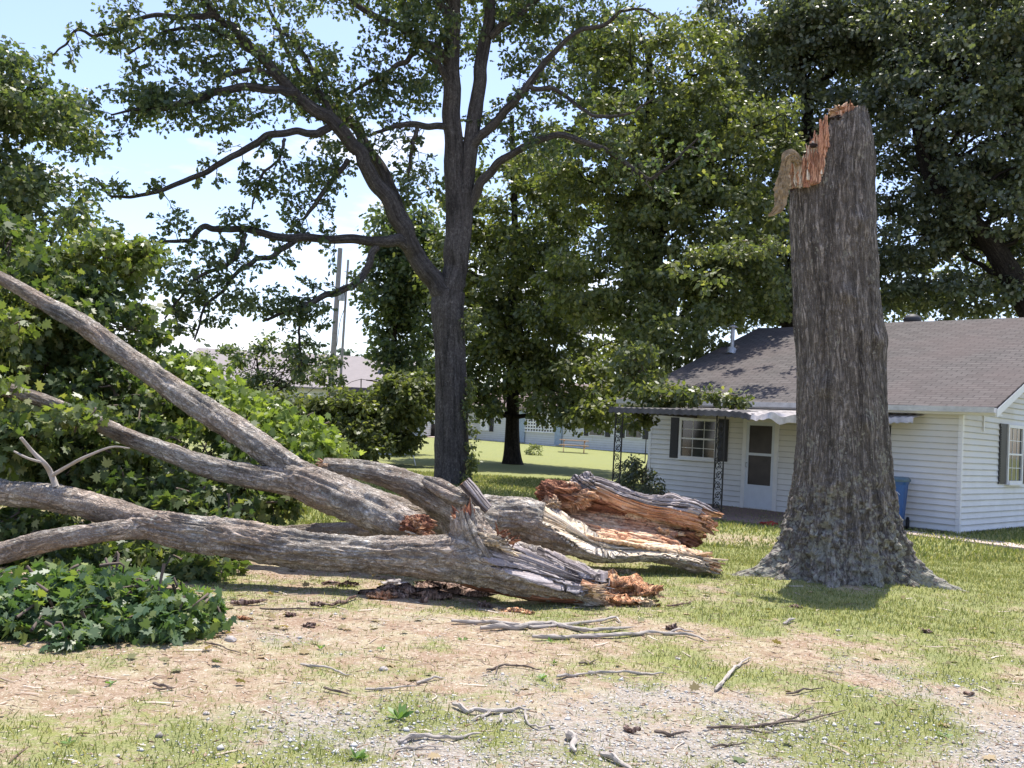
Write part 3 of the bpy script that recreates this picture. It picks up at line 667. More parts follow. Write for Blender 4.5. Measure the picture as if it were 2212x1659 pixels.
stem('twig', [(120, 1052, 9.5, 7), (108, 1020, 9.5, 6), (95, 1000, 9.4, 5), (70, 975, 9.4, 4), (45, 945, 9.3, 3)], fa, [M['twig_pale']], 15, 30, 12, .004)
stem('twig', [(112, 1028, 9.5, 4), (150, 1005, 9.4, 3.5), (190, 985, 9.3, 3), (240, 966, 9.3, 2), (280, 968, 9.2, 1.5)], fa, [M['twig_pale']], 16, 30, 10, .004)
stem('twig', [(95, 1000, 9.4, 3), (60, 990, 9.3, 3), (30, 975, 9.3, 2)], fa, [M['twig_pale']], 17, 20, 8, .003)
# dark reddish wood laid under the butt, colouring in the shadow there
stem('torn_or_shade_wood', [(960, 1240, 8.95, 8), (1020, 1254, 8.92, 15), (1100, 1268, 8.95, 18), (1180, 1280, 8.98, 20), (1250, 1288, 9.0, 14)], fa, [M['wood_rot'], M['wood_rot'], M['wood_rot']], 18, 70, 40, .06, jag=.1)

# middle limb rising to the upper left, broken end with torn orange wood
fb = empty('fallen_limb', G(900, 1200), label='thick fallen limb rising to the upper left edge from a torn orange broken end', cat='fallen limb')
stem('limb', [(-120, 545, 11.4, 10), (0, 600, 11.3, 13), (90, 652, 11.2, 16), (180, 702, 11.1, 20), (280, 775, 11., 22), (370, 838, 10.9, 24), (460, 897, 10.7, 26), (540, 950, 10.6, 27), (620, 1007, 10.5, 28), (690, 1050, 10.4, 30)], fb, BW, 21, 150, 56)
stem('limb', [(-60, 815, 10.3, 11), (40, 848, 10.3, 13), (110, 872, 10.3, 14), (200, 908, 10.3, 15), (280, 945, 10.3, 17), (360, 975, 10.3, 19), (440, 1006, 10.35, 22), (540, 1030, 10.4, 24), (620, 1042, 10.4, 26), (690, 1058, 10.4, 30)], fb, BW, 22, 130, 52)
stem('limb_base', [(620, 1028, 10.45, 30), (690, 1054, 10.35, 40), (760, 1085, 10.3, 41), (830, 1118, 10.2, 39), (880, 1139, 10.1, 34), (915, 1149, 10., 25)], fb, [M['bark_fallen'], M['wood_pale'], M['wood_orange']], 23, 90, 60, jag=.12,
     mfun=lambda T, U, mi: np.where((U > .93) & (np.sin(T) > -.1), 2, np.where((U > .9) & (np.sin(T) < -.1), 1, mi)))
lump(fb, 900, 1135, 9.86, (.13, .08, .09), 25, 'wood_rot')
shards('splinters', fb, (890, 1120), (912, 1160), 9.82, 60, .09, (1, -.5, -.1), 'wood_orange', 26, (.012, .035), .7)
shards('splinters', fb, (880, 1148), (915, 1166), 9.80, 24, .10, (1, -.3, -.3), 'wood_pale', 27, (.015, .035), .4)

# the broken branch pointing left, on the crotch of the back stem
fc = empty('fallen_tree_trunk', G(1350, 1245), label='fallen back trunk shattered open at right showing orange heartwood, pale spar below', cat='fallen tree')
stem('branch', [(700, 1008, 10.9, 18), (760, 1012, 10.9, 20), (830, 1028, 10.9, 23), (900, 1052, 10.9, 28), (960, 1085, 10.9, 34), (1010, 1120, 10.95, 44), (1060, 1140, 11., 52)], fc, [M['bark_fallen'], M['wood_orange'], M['wood_orange']], 31, 120, 56, .03, jag=0)
shards('splinters', fc, (703, 998), (708, 1024), 10.86, 60, .10, (-1, -.1, .1), 'wood_orange', 32, (.01, .03), .4, .08)
for q, (x, y) in enumerate(((700, 1003), (703, 1018))):
    stem('splinter', [(x+25, y+3, 10.9, 7), (x, y, 10.88, 5), (x-18, y-1+q, 10.85, 1)], fc, [M['wood_orange']], 33+q, 14, 8, .004)
stem('bark_flap', [(915, 1035, 10.75, 7), (945, 1050, 10.7, 14), (985, 1070, 10.65, 13), (1030, 1088, 10.65, 6)], fc, [M['bark_fallen'], M['wood_grey'], M['wood_grey']], 38, 50, 26, .02, rf=lambda T, u, r, S: r*(.35+.9*np.abs(np.cos(T-.9))))
stem('bark_flap', [(1003, 1040, 10.6, 14), (1020, 1060, 10.6, 15), (1040, 1085, 10.6, 14), (1055, 1100, 10.6, 12)], fc, [M['wood_grey'], M['wood_grey'], M['wood_orange']], 39, 40, 26, .015, rf=lambda T, u, r, S: r*(.4+.7*np.abs(np.cos(T-.5))))
# back stem, behind the crotch, left part
stem('limb', [(700, 1035, 11.6, 16), (760, 1058, 11.5, 20), (820, 1085, 11.4, 22), (890, 1110, 11.3, 30), (960, 1125, 11.2, 38), (1040, 1130, 11.1, 46)], fc, BW, 41, 90, 50)
stem('limb', [(520, 1165, 10.9, 18), (600, 1160, 10.9, 19), (680, 1150, 10.8, 18), (760, 1146, 10.8, 17), (860, 1150, 10.9, 22)], fc, BW, 42, 70, 40)
# main shattered body
def heart(T, U, mi):
    s, c = np.sin(T), np.cos(T)   # ring: X axis points toward -Y/+Y, Y axis up
    return mi
stem('trunk', [(1000, 1120, 11.1, 44), (1060, 1118, 11.1, 42), (1120, 1122, 11.1, 44), (1180, 1136, 11.1, 46), (1240, 1156, 11.1, 43), (1290, 1178, 11.1, 36), (1340, 1188, 11.15, 27), (1385, 1190, 11.2, 22), (1430, 1194, 11.2, 21), (1480, 1203, 11.2, 23), (1515, 1212, 11.2, 24), (1538, 1220, 11.25, 15)],
     fc, [M['bark_fallen'], M['wood_pale'], M['wood_orange']], 44, 260, 130, .035, phi=118, flat=lambda u: np.interp(u, [0, .22, .30, .5, .6, .8, 1], [9, 9, .6, .05, .1, .35, .3]), jag=.16)
def trough():
    """hollow inner face of the shattered stem: a ragged wooden trough opening towards the viewer and the sky"""
    ns, nt_ = 240, 110; S_, T_ = np.meshgrid(np.linspace(0, 1, ns), np.linspace(0, 1, nt_), indexing='ij')
    xe = np.interp(T_, [0, .25, .42, .55, .7, .8, 1], [1532, 1535, 1505, 1448, 1436, 1470, 1530])+14*noise(T_*9, 0, 0, 3)+9*noise(T_*26, 0, 0, 4)
    x0 = np.interp(T_, [0, .3, .6, 1], [1190, 1175, 1150, 1120])+8*noise(T_*12, 2, 0, 5); X_ = x0+(xe-x0)*S_
    yt = np.interp(X_, [1120, 1175, 1260, 1340, 1400, 1460, 1540], [1072, 1068, 1070, 1088, 1104, 1116, 1128]); yb = np.interp(X_, [1120, 1200, 1280, 1350, 1430, 1500, 1550], [1116, 1142, 1166, 1178, 1188, 1200, 1208])
    Y_ = np.interp(T_, [0, .12, .35, .6, .85, 1], [11.62, 11.86, 11.84, 11.62, 11.36, 11.16])
    al = X_*.0055*1.0
    dp = .045*np.round(2.4*noise(T_*9, al*1.3, 0, 6))/2.4+.035*noise(T_*17, al*2.2, 0, 7)+.018*noise(T_*44, al*5, 0, 8)+.012*noise(T_*70, al*30, 0, 9)
    yy = yt+(yb-yt)*T_; out = np.zeros((ns, nt_, 3)); d_ = np.array([[ray(a, b) for b in (0, 1000)] for a in (1000, 2000)])
    r, u, f = [np.array(CR.col[k]) for k in range(3)]
    D = r*((X_-1106)/FPX)[..., None]-u*((yy-829.5)/FPX)[..., None]-f; V = np.array([0, 0, CAMH])+D*((Y_-dp)/D[..., 1])[..., None]
    V[..., 2] += dp*.5
    i = np.arange(ns-1)[:, None]*nt_; j = np.arange(nt_-1)[None]; F = np.stack([i+j, i+nt_+j, i+nt_+j+1, i+j+1], -1).reshape(-1, 4)
    mi = (fbm(T_*5, al*2.5, 0, 12, 3) > .22).astype(int); mi = np.where(T_ > .86, 1, mi); mi = np.where((T_ < .3)*(S_ < .5), 2, mi)
    o = build('heartwood', V.reshape(-1, 3), F, [M['wood_orange'], M['wood_tan'], M['wood_rot']], fc, mi=mi[:-1, :-1].ravel(), uv=np.stack([T_*.55, S_*1.9], -1).reshape(-1, 2), world=True)
    so2 = o.modifiers.new('thick', 'SOLIDIFY'); so2.thickness = .05; so2.offset = 0
trough()
stem('upper_shell', [(1258, 1044, 11.75, 14), (1290, 1052, 11.75, 21), (1340, 1074, 11.75, 24), (1400, 1093, 11.75, 24), (1450, 1101, 11.75, 27), (1500, 1112, 11.7, 29), (1530, 1124, 11.65, 24)],
     fc, [M['wood_grey'], M['wood_orange'], M['wood_orange']], 48, 150, 90, .035, jag=.12, smooth=False,
     rf=lambda T, u, r, S: r*(1+.10*noise(np.cos(T)*8, np.sin(T)*8, S*.9, 50)),
     mfun=lambda T, U, mi: np.where((np.sin(T) < .15) | (U > .97), 1, 0))
stem('bark_knob', [(1425, 1098, 11.75, 12), (1445, 1080, 11.75, 14), (1475, 1090, 11.72, 12), (1510, 1104, 11.7, 7)], fc, [M['wood_grey']], 52, 30, 26, .02)
for q, (x, y, Y, r, mt) in enumerate(((1205, 1064, 11.55, (.21, .13, .12), 'wood_rot'), (1240, 1074, 11.6, (.20, .12, .13), 'wood_orange'), (1262, 1045, 11.7, (.13, .12, .10), 'wood_grey'), (1190, 1090, 11.35, (.10, .1, .08), 'wood_orange'))):
    lump(fc, x, y, Y, r, 60+q, mt)
shards('splinters', fc, (1172, 1050), (1200, 1085), 11.4, 50, .10, (-1, -.1, .5), 'wood_rot', 66, (.015, .05), .8)
shards('splinters', fc, (1512, 1105), (1535, 1140), 11.6, 50, .09, (1, -.1, -.3), 'wood_orange', 67, (.015, .05), .5)
shards('splinters', fc, (1425, 1140), (1450, 1172), 11.6, 36, .13, (1, -.1, -.25), 'wood_tan', 68, (.02, .05), .4)
shards('splinters', fc, (1512, 1195), (1535, 1230), 11.25, 40, .13, (1, -.1, -.1), 'wood_tan', 69, (.015, .04), .4)
lump(fc, 1458, 1158, 11.95, (.26, .22, .16), 71, 'wood_rot', 'hollow_end')
# crotch mass where the pointing branch meets the back stem
stem('crotch', [(960, 1075, 11.0, 34), (985, 1105, 11.0, 44), (1000, 1135, 11.05, 48), (1010, 1160, 11.1, 40)], fc, [M['bark_fallen'], M['wood_grey'], M['wood_grey']], 72, 60, 60, .04)
rng = np.random.default_rng(77); mb = MB()
for q in range(26):     # long slivers standing off the torn face
    x = rng.uniform(1180, 1440); y = 1120+(x-1180)*.22+rng.uniform(-12, 18); l = rng.uniform(40, 110); Y = 11.42+rng.uniform(-.06, .05)
    a = P(x, y, Y+.02); b = P(x+l, y+l*.27, Y+.01+rng.uniform(-.02, .03)); wd = rng.uniform(.012, .035)
    mb.bar(a, b, wd, wd*.5, 0 if rng.random() < .5 else 1)
mb.build('slivers', [M['wood_pale'], M['wood_orange']], fc, world=True)
mb = MB()
for q in range(16):
    x = rng.uniform(1490, 1530); y = 1210+rng.uniform(-6, 18); a = P(x, y, 11.15); b = P(x+rng.uniform(20, 50), y+rng.uniform(2, 14), 11.1); mb.bar(a, b, .03, .012, q % 2)
mb.build('slivers', [M['wood_pale'], M['wood_orange']], fc, world=True)

# ------------------------------------------------------------------ fallen crown foliage
def Pe(x, y, Y, rx, ry, rz): p = P(x, y, Y); return (p[0], p[1], p[2], px(rx, Y), rz, px(ry, Y))
def foliage(name, parent, ells, ncl, per, rad, leaf, tmpl, mat, seed, shell=.4, flat=.5, tw=True, minz=.03, **k):
    rng = np.random.default_rng(seed); C, pos, d = clusters(ells, ncl, per, rad, rng, shell)
    g = gh(pos[:, 0], pos[:, 1])+minz; pos[:, 2] = np.where(pos[:, 2] < g, g+rng.random(len(pos))*.12, pos[:, 2])
    o = leaves(name, pos, d, leaf*rng.uniform(.5, 1.4, len(pos)), tmpl, mat, rng, parent, flat, .65, **k)
    if tw:
        cen = np.array([e[:3] for e in ells]); lst = []
        for c in C[:int(len(C)*.7)]:
            e = cen[np.argmin(np.linalg.norm(cen-c, axis=1))]; s = c+(e-c)*rng.uniform(.4, .8)+rng.normal(0, .1, 3)
            lst.append((catmull([s, (s+c)/2+rng.normal(0, .06, 3), c], 6), np.linspace(.013, .004, 6)))
        V, F, uv = limb_mesh(lst, 5); build('twigs', V, F, M['twig'], parent, uv=uv, world=True, kind='stuff')
    return o
foliage('foliage', fb, [Pe(40, 640, 12.6, 190, 100, 1.2), Pe(190, 690, 12.8, 150, 90, 1.2), Pe(60, 800, 12.4, 200, 110, 1.1), Pe(280, 880, 12.2, 180, 100, .9), Pe(460, 980, 11.9, 160, 70, .7), Pe(560, 1070, 11.6, 130, 55, .5), Pe(150, 960, 12., 200, 90, .9), Pe(0, 520, 13.2, 90, 60, 1.)],
        520, 50, .24, .095, MAPLE, M['leaf_fall'], 101, flat=.35)
foliage('foliage', fa, [Pe(60, 960, 11.1, 130, 60, .4), Pe(180, 1010, 10.9, 150, 45, .4), Pe(330, 1060, 10.6, 130, 45, .35), Pe(430, 1100, 10.2, 110, 35, .3), Pe(40, 940, 10.0, 70, 40, .2), Pe(150, 900, 10.0, 40, 15, .12), Pe(100, 1215, 9.6, 180, 40, .5), Pe(330, 1215, 9.9, 160, 50, .5), Pe(60, 1130, 9.9, 100, 40, .4), Pe(420, 1235, 9.3, 70, 30, .3)],
        330, 42, .19, .095, MAPLE, M['leaf_fall'], 102, flat=.35)
foliage('foliage', fb, [Pe(0, 700, 10.6, 70, 45, .2), Pe(10, 830, 9.9, 60, 35, .2), Pe(170, 905, 9.9, 60, 14, .12), Pe(0, 760, 11.6, 70, 50, .4), Pe(120, 900, 10.9, 110, 35, .3), Pe(30, 960, 10.4, 80, 40, .3), Pe(260, 985, 11., 110, 40, .3), Pe(60, 690, 11.9, 80, 40, .4), Pe(330, 1000, 11.2, 90, 30, .3), Pe(240, 560, 13, 110, 50, .7), Pe(470, 1130, 10.4, 60, 20, .2)], 230, 34, .2, .085, MAPLE, M['leaf_lit'], 105, flat=.35)
o = empty('leafy_shrub', G(560, 1060), label='bright sunlit yellow green leafy branches behind the rising fallen limb', cat='foliage')
foliage('foliage', o, [Pe(400, 815, 13.2, 60, 40, .6), Pe(470, 880, 13.1, 80, 50, .6), Pe(560, 925, 13.0, 80, 50, .6), Pe(645, 955, 12.9, 65, 55, .5), Pe(690, 990, 12.8, 55, 42, .5), Pe(610, 1005, 12.8, 110, 50, .6)],
        230, 44, .22, .10, MAPLE, M['leaf_bright'], 103, shell=.6, flat=.35)
o = empty('leafy_branch_pile', G(190, 1400), label='low pile of fresh broad green leaves on the grass at lower left', cat='leafy branches')
foliage('foliage', o, [Pe(60, 1310, 7.0, 150, 58, .55), Pe(200, 1300, 7.1, 140, 66, .55), Pe(320, 1325, 7.0, 110, 55, .5), Pe(400, 1345, 6.9, 55, 42, .35), Pe(120, 1370, 6.6, 170, 28, .3), Pe(-60, 1330, 6.9, 110, 66, .5)],
        400, 30, .12, .078, MAPLE, M['leaf_pile'], 104, shell=.75, flat=.5)

# ------------------------------------------------------------------ the standing oak
def make_oak():
    rng = np.random.default_rng(900); Y0 = 26.
    base = P(978, 1046, Y0); base[2] = 0
    root = empty('oak_tree', base, label='tall forked oak tree with spreading crooked left limbs, standing behind the fallen trunks', cat='tree')
    def path(pts): return np.array([[*P(x, y, Y), px(r, Y)] for x, y, Y, r in pts])
    tr = path([(978, 1060, 26, 44), (977, 1000, 26, 38), (976, 900, 26, 35), (972, 750, 26, 33), (966, 670, 26, 36), (970, 630, 26, 34)])
    trunkq = catmull(tr, 60)
    V, F, uv = tube(trunkq[:, :3], trunkq[:, 3], 40, lambda T, S, R: R*(1+.05*fbm(np.cos(T)*2, np.sin(T)*2, S*.8, 1)+.035*(1-2*np.abs(noise(np.cos(T)*9, np.sin(T)*9, S*1.3, 4)))), cap=False)
    build('trunk', V, F, M['bark_oak'], root, smooth=True, uv=uv, world=True)
    A = []   # (points, t0 for twigs, per_m, twig length)
    A.append(([(968, 650, 26, 30), (930, 600, 25.8, 25), (885, 530, 25.5, 22), (855, 460, 25.3, 20), (800, 370, 25, 18), (760, 310, 24.8, 17), (700, 250, 24.5, 16), (630, 195, 24.2, 14), (570, 130, 24, 12), (510, 70, 23.8, 10), (460, 25, 23.6, 9), (430, -20, 23.5, 10), (380, -120, 23, 7), (300, -200, 23, 4)], .45, 1.6, 1.0))
    A.append(([(885, 500, 25.6, 15), (835, 385, 26, 14), (765, 275, 26.2, 12), (700, 215, 26.6, 10), (640, 150, 27, 7), (600, 60, 27, 5), (560, -40, 27, 3)], .3, 2.0, 1.1))
    A.append(([(970, 650, 26, 30), (985, 560, 26, 28), (985, 450, 26, 26), (980, 330, 26, 24), (975, 200, 26, 22), (975, 80, 26, 19), (985, -40, 26, 17), (990, -220, 26, 12), (960, -420, 26, 6)], .5, 1.3, 1.3))
    A.append(([(985, 620, 26, 22), (1003, 450, 26, 20), (1015, 330, 26, 19), (1030, 200, 26.2, 17), (1050, 80, 26.4, 15), (1065, -40, 26.5, 13), (1090, -200, 26.5, 8), (1140, -380, 26.5, 4)], .5, 1.3, 1.3))
    A.append(([(640, 200, 24.2, 10), (590, 193, 23.9, 9), (520, 190, 23.6, 9), (440, 210, 23.3, 8), (370, 232, 23, 6), (310, 235, 22.8, 4), (240, 250, 22.6, 2)], .25, 4.2, .8))
    A.append(([(722, 270, 24.65, 9), (690, 285, 24.5, 9), (640, 285, 24.4, 8), (570, 300, 24.1, 8), (500, 340, 23.8, 7), (430, 375, 23.5, 6), (350, 410, 23.2, 5), (300, 423, 23, 4), (240, 423, 22.9, 3), (205, 385, 22.8, 2)], .3, 1.5, .55))
    A.append(([(890, 530, 25.5, 17), (850, 520, 25.2, 14), (760, 518, 24.8, 11), (640, 515, 24.2, 10), (560, 500, 23.9, 9), (500, 495, 23.6, 8), (440, 492, 23.3, 7), (400, 520, 23, 5), (330, 527, 22.8, 3)], .3, 2.4, .6))
    A.append(([(640, 518, 24.2, 7), (590, 550, 24, 6), (530, 572, 23.7, 5), (480, 625, 23.4, 4), (440, 670, 23.2, 3), (420, 735, 23, 2)], .3, 3.2, .7))
    A.append(([(530, 505, 23.7, 6), (505, 560, 23.5, 5), (440, 592, 23.3, 4), (400, 625, 23.1, 3), (355, 690, 23, 2)], .2, 3.4, .7))
    A.append(([(815, 530, 25.1, 8), (790, 585, 24.9, 8), (760, 620, 24.7, 8), (700, 640, 24.4, 7), (640, 668, 24.1, 5), (570, 690, 23.8, 3)], .3, 4.2, .8))
    A.append(([(645, 660, 24.1, 4), (650, 700, 24.1, 3), (645, 745, 24., 3), (655, 790, 24, 2)], 0, 5, .6))
    A.append(([(752, 345, 24.9, 6), (715, 395, 24.7, 6), (680, 440, 24.5, 5), (655, 475, 24.4, 3)], .1, 6, .8))
    A.append(([(615, 300, 24.2, 4), (600, 340, 24, 3), (560, 390, 24, 3), (545, 450, 24, 2)], .2, 4, .5))
    A.append(([(465, 30, 23.6, 8), (400, 35, 23.4, 6), (330, 35, 23.2, 5), (270, 55, 23, 4), (215, 78, 22.8, 4), (170, 65, 22.7, 3), (140, 95, 22.6, 2.5), (105, 125, 22.5, 1.5)], .05, 1.7, .6))
    A.append(([(560, 120, 24, 7), (480, 70, 23.7, 5), (400, 60, 23.4, 4), (320, 90, 23.2, 3), (280, 120, 23, 2)], .1, 3.4, .9))
    A.append(([(600, 170, 24.1, 6), (540, 150, 23.8, 5), (480, 160, 23.6, 4), (430, 130, 23.4, 3)], .1, 4, .9))
    A.append(([(978, 150, 26, 10), (940, 105, 25.5, 9), (870, 65, 25, 8), (800, 30, 24.6, 7), (740, -20, 24.2, 5), (680, -80, 24, 3)], .15, 2.6, 1.1))
    A.append(([(975, 190, 26, 8), (925, 110, 25.2, 7), (875, 70, 25, 6)], .3, 3, .8))
    A.append(([(900, 112, 25.4, 6), (860, 142, 25.2, 6), (800, 175, 25, 5), (750, 210, 24.8, 3)], .2, 4, .9))
    A.append(([(978, 275, 26, 8), (900, 270, 25.6, 7), (840, 277, 25.3, 5), (800, 292, 25.1, 3)], .2, 3.5, .8))
    A.append(([(902, 272, 25.6, 5), (893, 310, 25.5, 5), (880, 372, 25.5, 3)], .2, 4.5, .9))
    A.append(([(720, 260, 24.6, 6), (690, 190, 25, 5), (655, 110, 25.3, 4), (590, 60, 25.6, 3)], .1, 4, 1.0))
    A.append(([(1018, 320, 26, 12), (1060, 268, 25.7, 11), (1106, 222, 25.4, 10), (1141, 185, 25.2, 9), (1181, 130, 25, 8), (1241, 75, 24.7, 6), (1306, 55, 24.5, 5), (1346, 25, 24.3, 4), (1386, 22, 24.1, 3), (1426, 40, 24, 2)], .2, 1.3, .8))
    A.append(([(1141, 187, 25.2, 6), (1200, 196, 25, 5), (1250, 232, 24.8, 4), (1300, 250, 24.6, 4), (1360, 243, 24.4, 3), (1410, 215, 24.2, 2)], .2, 1.6, .7))
    A.append(([(1010, 450, 26, 13), (1050, 382, 25.7, 11), (1106, 332, 25.4, 9), (1200, 292, 25, 8), (1280, 312, 24.7, 7), (1350, 350, 24.4, 6), (1400, 385, 24.2, 5), (1450, 352, 24, 3), (1510, 300, 23.9, 2)], .2, 2.6, .9))
    A.append(([(1060, 80, 26.3, 9), (1130, 20, 26, 7), (1200, -20, 25.8, 5), (1280, -60, 25.6, 3)], .1, 3, 1.0))
    A.append(([(985, 60, 26, 9), (930, -10, 25, 7), (860, -80, 24.5, 5)], .1, 3, 1.1))
    A.append(([(990, -100, 26, 10), (860, -220, 25, 7), (700, -300, 24, 5), (560, -330, 23.6, 3)], .1, 4, 1.3))
    A.append(([(1080, -100, 26, 10), (1200, -220, 27, 7), (1360, -300, 28, 5), (1500, -300, 28, 3)], .1, 4, 1.3))
    A.append(([(990, -150, 26, 9), (1000, -260, 29, 7), (960, -330, 32, 4)], .1, 4, 1.3))
    lp = []; ld = []; tw = []; big = []
    for n_, (pts, t0, per, tl) in enumerate(A):
        q = path(pts); C = catmull(q, 14*len(pts)); pp, rr = C[:, :3].copy(), np.maximum(C[:, 3], .012)
        m = len(pp); wob = np.stack([noise(np.arange(m)*.16, n_, k*5., 7) for k in range(3)], -1)*np.minimum(rr*.5+.02, .05)[:, None]; wob[:3] = 0; pp += wob
        V, F, uv = tube(pp, rr, 16 if rr.max() > .1 else 10, lambda T, S, R: R*.9*(1+.07*fbm(np.cos(T)*1.6, np.sin(T)*1.6, S*1.6, n_)), cap=False)
        if rr.max() > .13: build('main_limb', V, F, M['bark_oak'], root, smooth=True, uv=uv, world=True)
        else: big.append((pp, rr))
        a, b, c = twigs_on(pp, rr, rng, per*1.6, tl, t0, .05, 3, 11); tw += a; lp.append(b); ld.append(c)
    V, F, uv = limb_mesh(big, 9); build('branches', V, F, M['bark_oak'], root, smooth=True, uv=uv, world=True)
    V, F, uv = limb_mesh(tw, 4); build('twigs', V, F, M['bark_oak'], root, uv=uv, world=True)
    # dense clumps of the upper crown, over and beside the frame's top edge
    E = [Pe(520, 20, 24, 130, 60, 1.5), Pe(300, 70, 23, 100, 45, .9), Pe(640, 150, 25, 110, 80, 1.3), Pe(420, 235, 23.4, 170, 40, 1.0), Pe(450, 110, 23.6, 130, 60, .9), Pe(330, 180, 23.2, 80, 40, .7), Pe(560, 230, 24, 90, 40, .8), Pe(600, 560, 24, 90, 30, .5), Pe(330, 600, 23, 60, 60, .6), Pe(300, 200, 23, 90, 50, .8), Pe(780, 180, 25, 90, 80, 1.2), Pe(900, 60, 25, 110, 60, 1.2), Pe(1120, 20, 26, 120, 45, 1.2),
         Pe(640, 400, 24.5, 80, 60, .9), Pe(560, 480, 24, 100, 25, .5), Pe(400, 560, 23.2, 120, 60, .8), Pe(600, 660, 24, 120, 40, .8), Pe(740, 330, 25.4, 80, 60, 1.), Pe(480, 640, 23.4, 120, 60, .8), Pe(380, 480, 23, 60, 25, .5), Pe(250, 400, 22.8, 50, 30, .4), Pe(130, 300, 22, 120, 40, .7), Pe(180, 230, 22.6, 70, 35, .6), Pe(880, 180, 25.5, 60, 50, .9), Pe(1060, 300, 26.5, 60, 60, .8), Pe(1120, 260, 27, 70, 60, .9), Pe(1190, 330, 27, 70, 50, .9), Pe(1130, 110, 26.5, 80, 60, 1.), Pe(1230, 50, 26, 80, 40, .9), Pe(1200, 180, 27, 60, 50, .8), Pe(930, 180, 27, 50, 80, .9), Pe(1000, 90, 28, 50, 70, .9), Pe(900, 400, 27, 60, 60, 1.), Pe(1020, -60, 27, 400, 90, 4), Pe(700, -120, 25, 420, 90, 4)]
    C, pos, d = clusters(E, 1420, 28, .30, rng, .1)
    lp.append(pos); ld.append(d)
    lp = np.vstack(lp); ld = np.vstack(ld)
    leaves('crown', lp, ld, .145*rng.uniform(.6, 1.3, len(lp)), OAKL, M['leaf_oak'], rng, root, .35)
    return root
make_oak()
# ------------------------------------------------------------------ trees behind
def PT(x, y, Y): return P(x, y, Y)
def E_(x, y, Y, rx, ry, rz): return Pe(x, y, Y, rx, ry, rz)
tree('broadleaf_tree', P(1106, 1003, 42), P(1100, 250, 42), .38, [E_(1080, 800, 41, 130, 60, 3), E_(1250, 820, 39, 130, 60, 3), E_(960, 840, 41, 70, 55, 2.5), E_(1180, 720, 41, 220, 70, 3.5), E_(1100, 600, 42, 200, 110, 4), E_(1130, 450, 42, 180, 110, 4), E_(1330, 860, 37, 70, 40, 2), E_(1300, 895, 36, 60, 22, 1.2), E_(1220, 885, 38, 90, 30, 1.5), E_(1270, 905, 37, 50, 16, 1.), E_(1050, 880, 40, 30, 30, .8), E_(1050, 870, 39, 40, 30, 1.)],
     760, 62, .55, .23, OAKL, M['leaf_mid'], M['bark_dark'], 201, 'dark trunked tree with yellow green lower leaves, standing on the far lawn', limbs=34, shell=.3, trunk_pts=[P(1106, 1010, 42), P(1106, 960, 42), P(1107, 900, 42), P(1108, 820, 42), P(1104, 700, 42), P(1112, 500, 42), P(1105, 250, 42)])
tree('broadleaf_tree', P(1420, 1000, 33), P(1400, 100, 33), .4, [E_(1350, 350, 32, 200, 150, 3.5), E_(1500, 500, 31, 190, 140, 3.5), E_(1330, 620, 31, 170, 100, 3), E_(1560, 320, 32, 160, 140, 3.5), E_(1450, 730, 29, 120, 80, 2.5), E_(1430, 160, 33, 200, 110, 3.5), E_(1300, 100, 34, 80, 60, 2), E_(1600, 620, 31, 90, 90, 3), E_(1600, 560, 22.9, 60, 22, .35), E_(1510, 590, 22.7, 60, 22, .35), E_(1680, 520, 25, 50, 25, .5), E_(1560, 600, 22.3, 50, 16, .3)],  # small near clumps added above the house roof to cast shadows on it
     1250, 62, .42, .17, OAKL, M['leaf_mid'], M['bark_dark'], 202, 'large drooping green tree between the oak and the broken trunk, above the porch', limbs=40, shell=.3)
tree('broadleaf_tree', P(1705, 960, 36), P(1760, 0, 36), .5, [E_(1750, 200, 36, 200, 190, 4), E_(1700, 500, 36, 150, 150, 3.5), E_(1640, 60, 36, 160, 100, 3.5), E_(1850, 60, 36, 180, 110, 3.5), E_(1620, 650, 35, 160, 60, 3), E_(1930, 620, 36, 120, 70, 3)],
     1000, 62, .50, .19, OAKL, M['leaf_dark'], M['bark_dark'], 203, 'dark tall tree behind the house ridge directly behind the broken trunk', limbs=36, shell=.3)
tp = [P(2330, 1000, 31), P(2290, 850, 31), P(2230, 680, 31), P(2150, 540, 31), P(2080, 460, 31), P(2010, 380, 31.5), P(1980, 250, 32), P(1960, 60, 32)]
tp[0][2] = -.2
tree('broadleaf_tree', tp[0], tp[-1], .5, [E_(2050, 250, 32, 200, 170, 4), E_(2200, 100, 31, 160, 160, 3.5), E_(2150, 420, 31, 160, 110, 3), E_(1960, 480, 33, 120, 100, 3), E_(2000, 60, 33, 180, 100, 3.5), E_(2060, 640, 33, 180, 45, 3), E_(2200, 560, 33, 100, 90, 3), E_(2300, 300, 31, 120, 200, 3)],
     1250, 62, .46, .18, OAKL, M['leaf_dark'], M['bark_dark'], 204, 'dark large tree with a leaning crooked trunk rising at the right edge', limbs=44, shell=.3, trunk_pts=tp)
tree('broadleaf_tree', P(-330, 900, 20), P(-250, 0, 20), .4, [E_(20, 190, 19, 120, 80, 2), E_(-80, 400, 19, 130, 140, 2), E_(90, 250, 19, 100, 45, 1.6), E_(150, 500, 18.5, 80, 50, 1.5), E_(-100, 150, 19, 100, 100, 2), E_(100, 420, 19, 90, 50, 1.5), E_(60, 580, 18, 110, 60, 1.5)],
     400, 50, .36, .13, OAKL, M['leaf_oak'], M['bark_dark'], 205, 'dark blue green tree reaching in from the left edge', limbs=20, shell=.3)
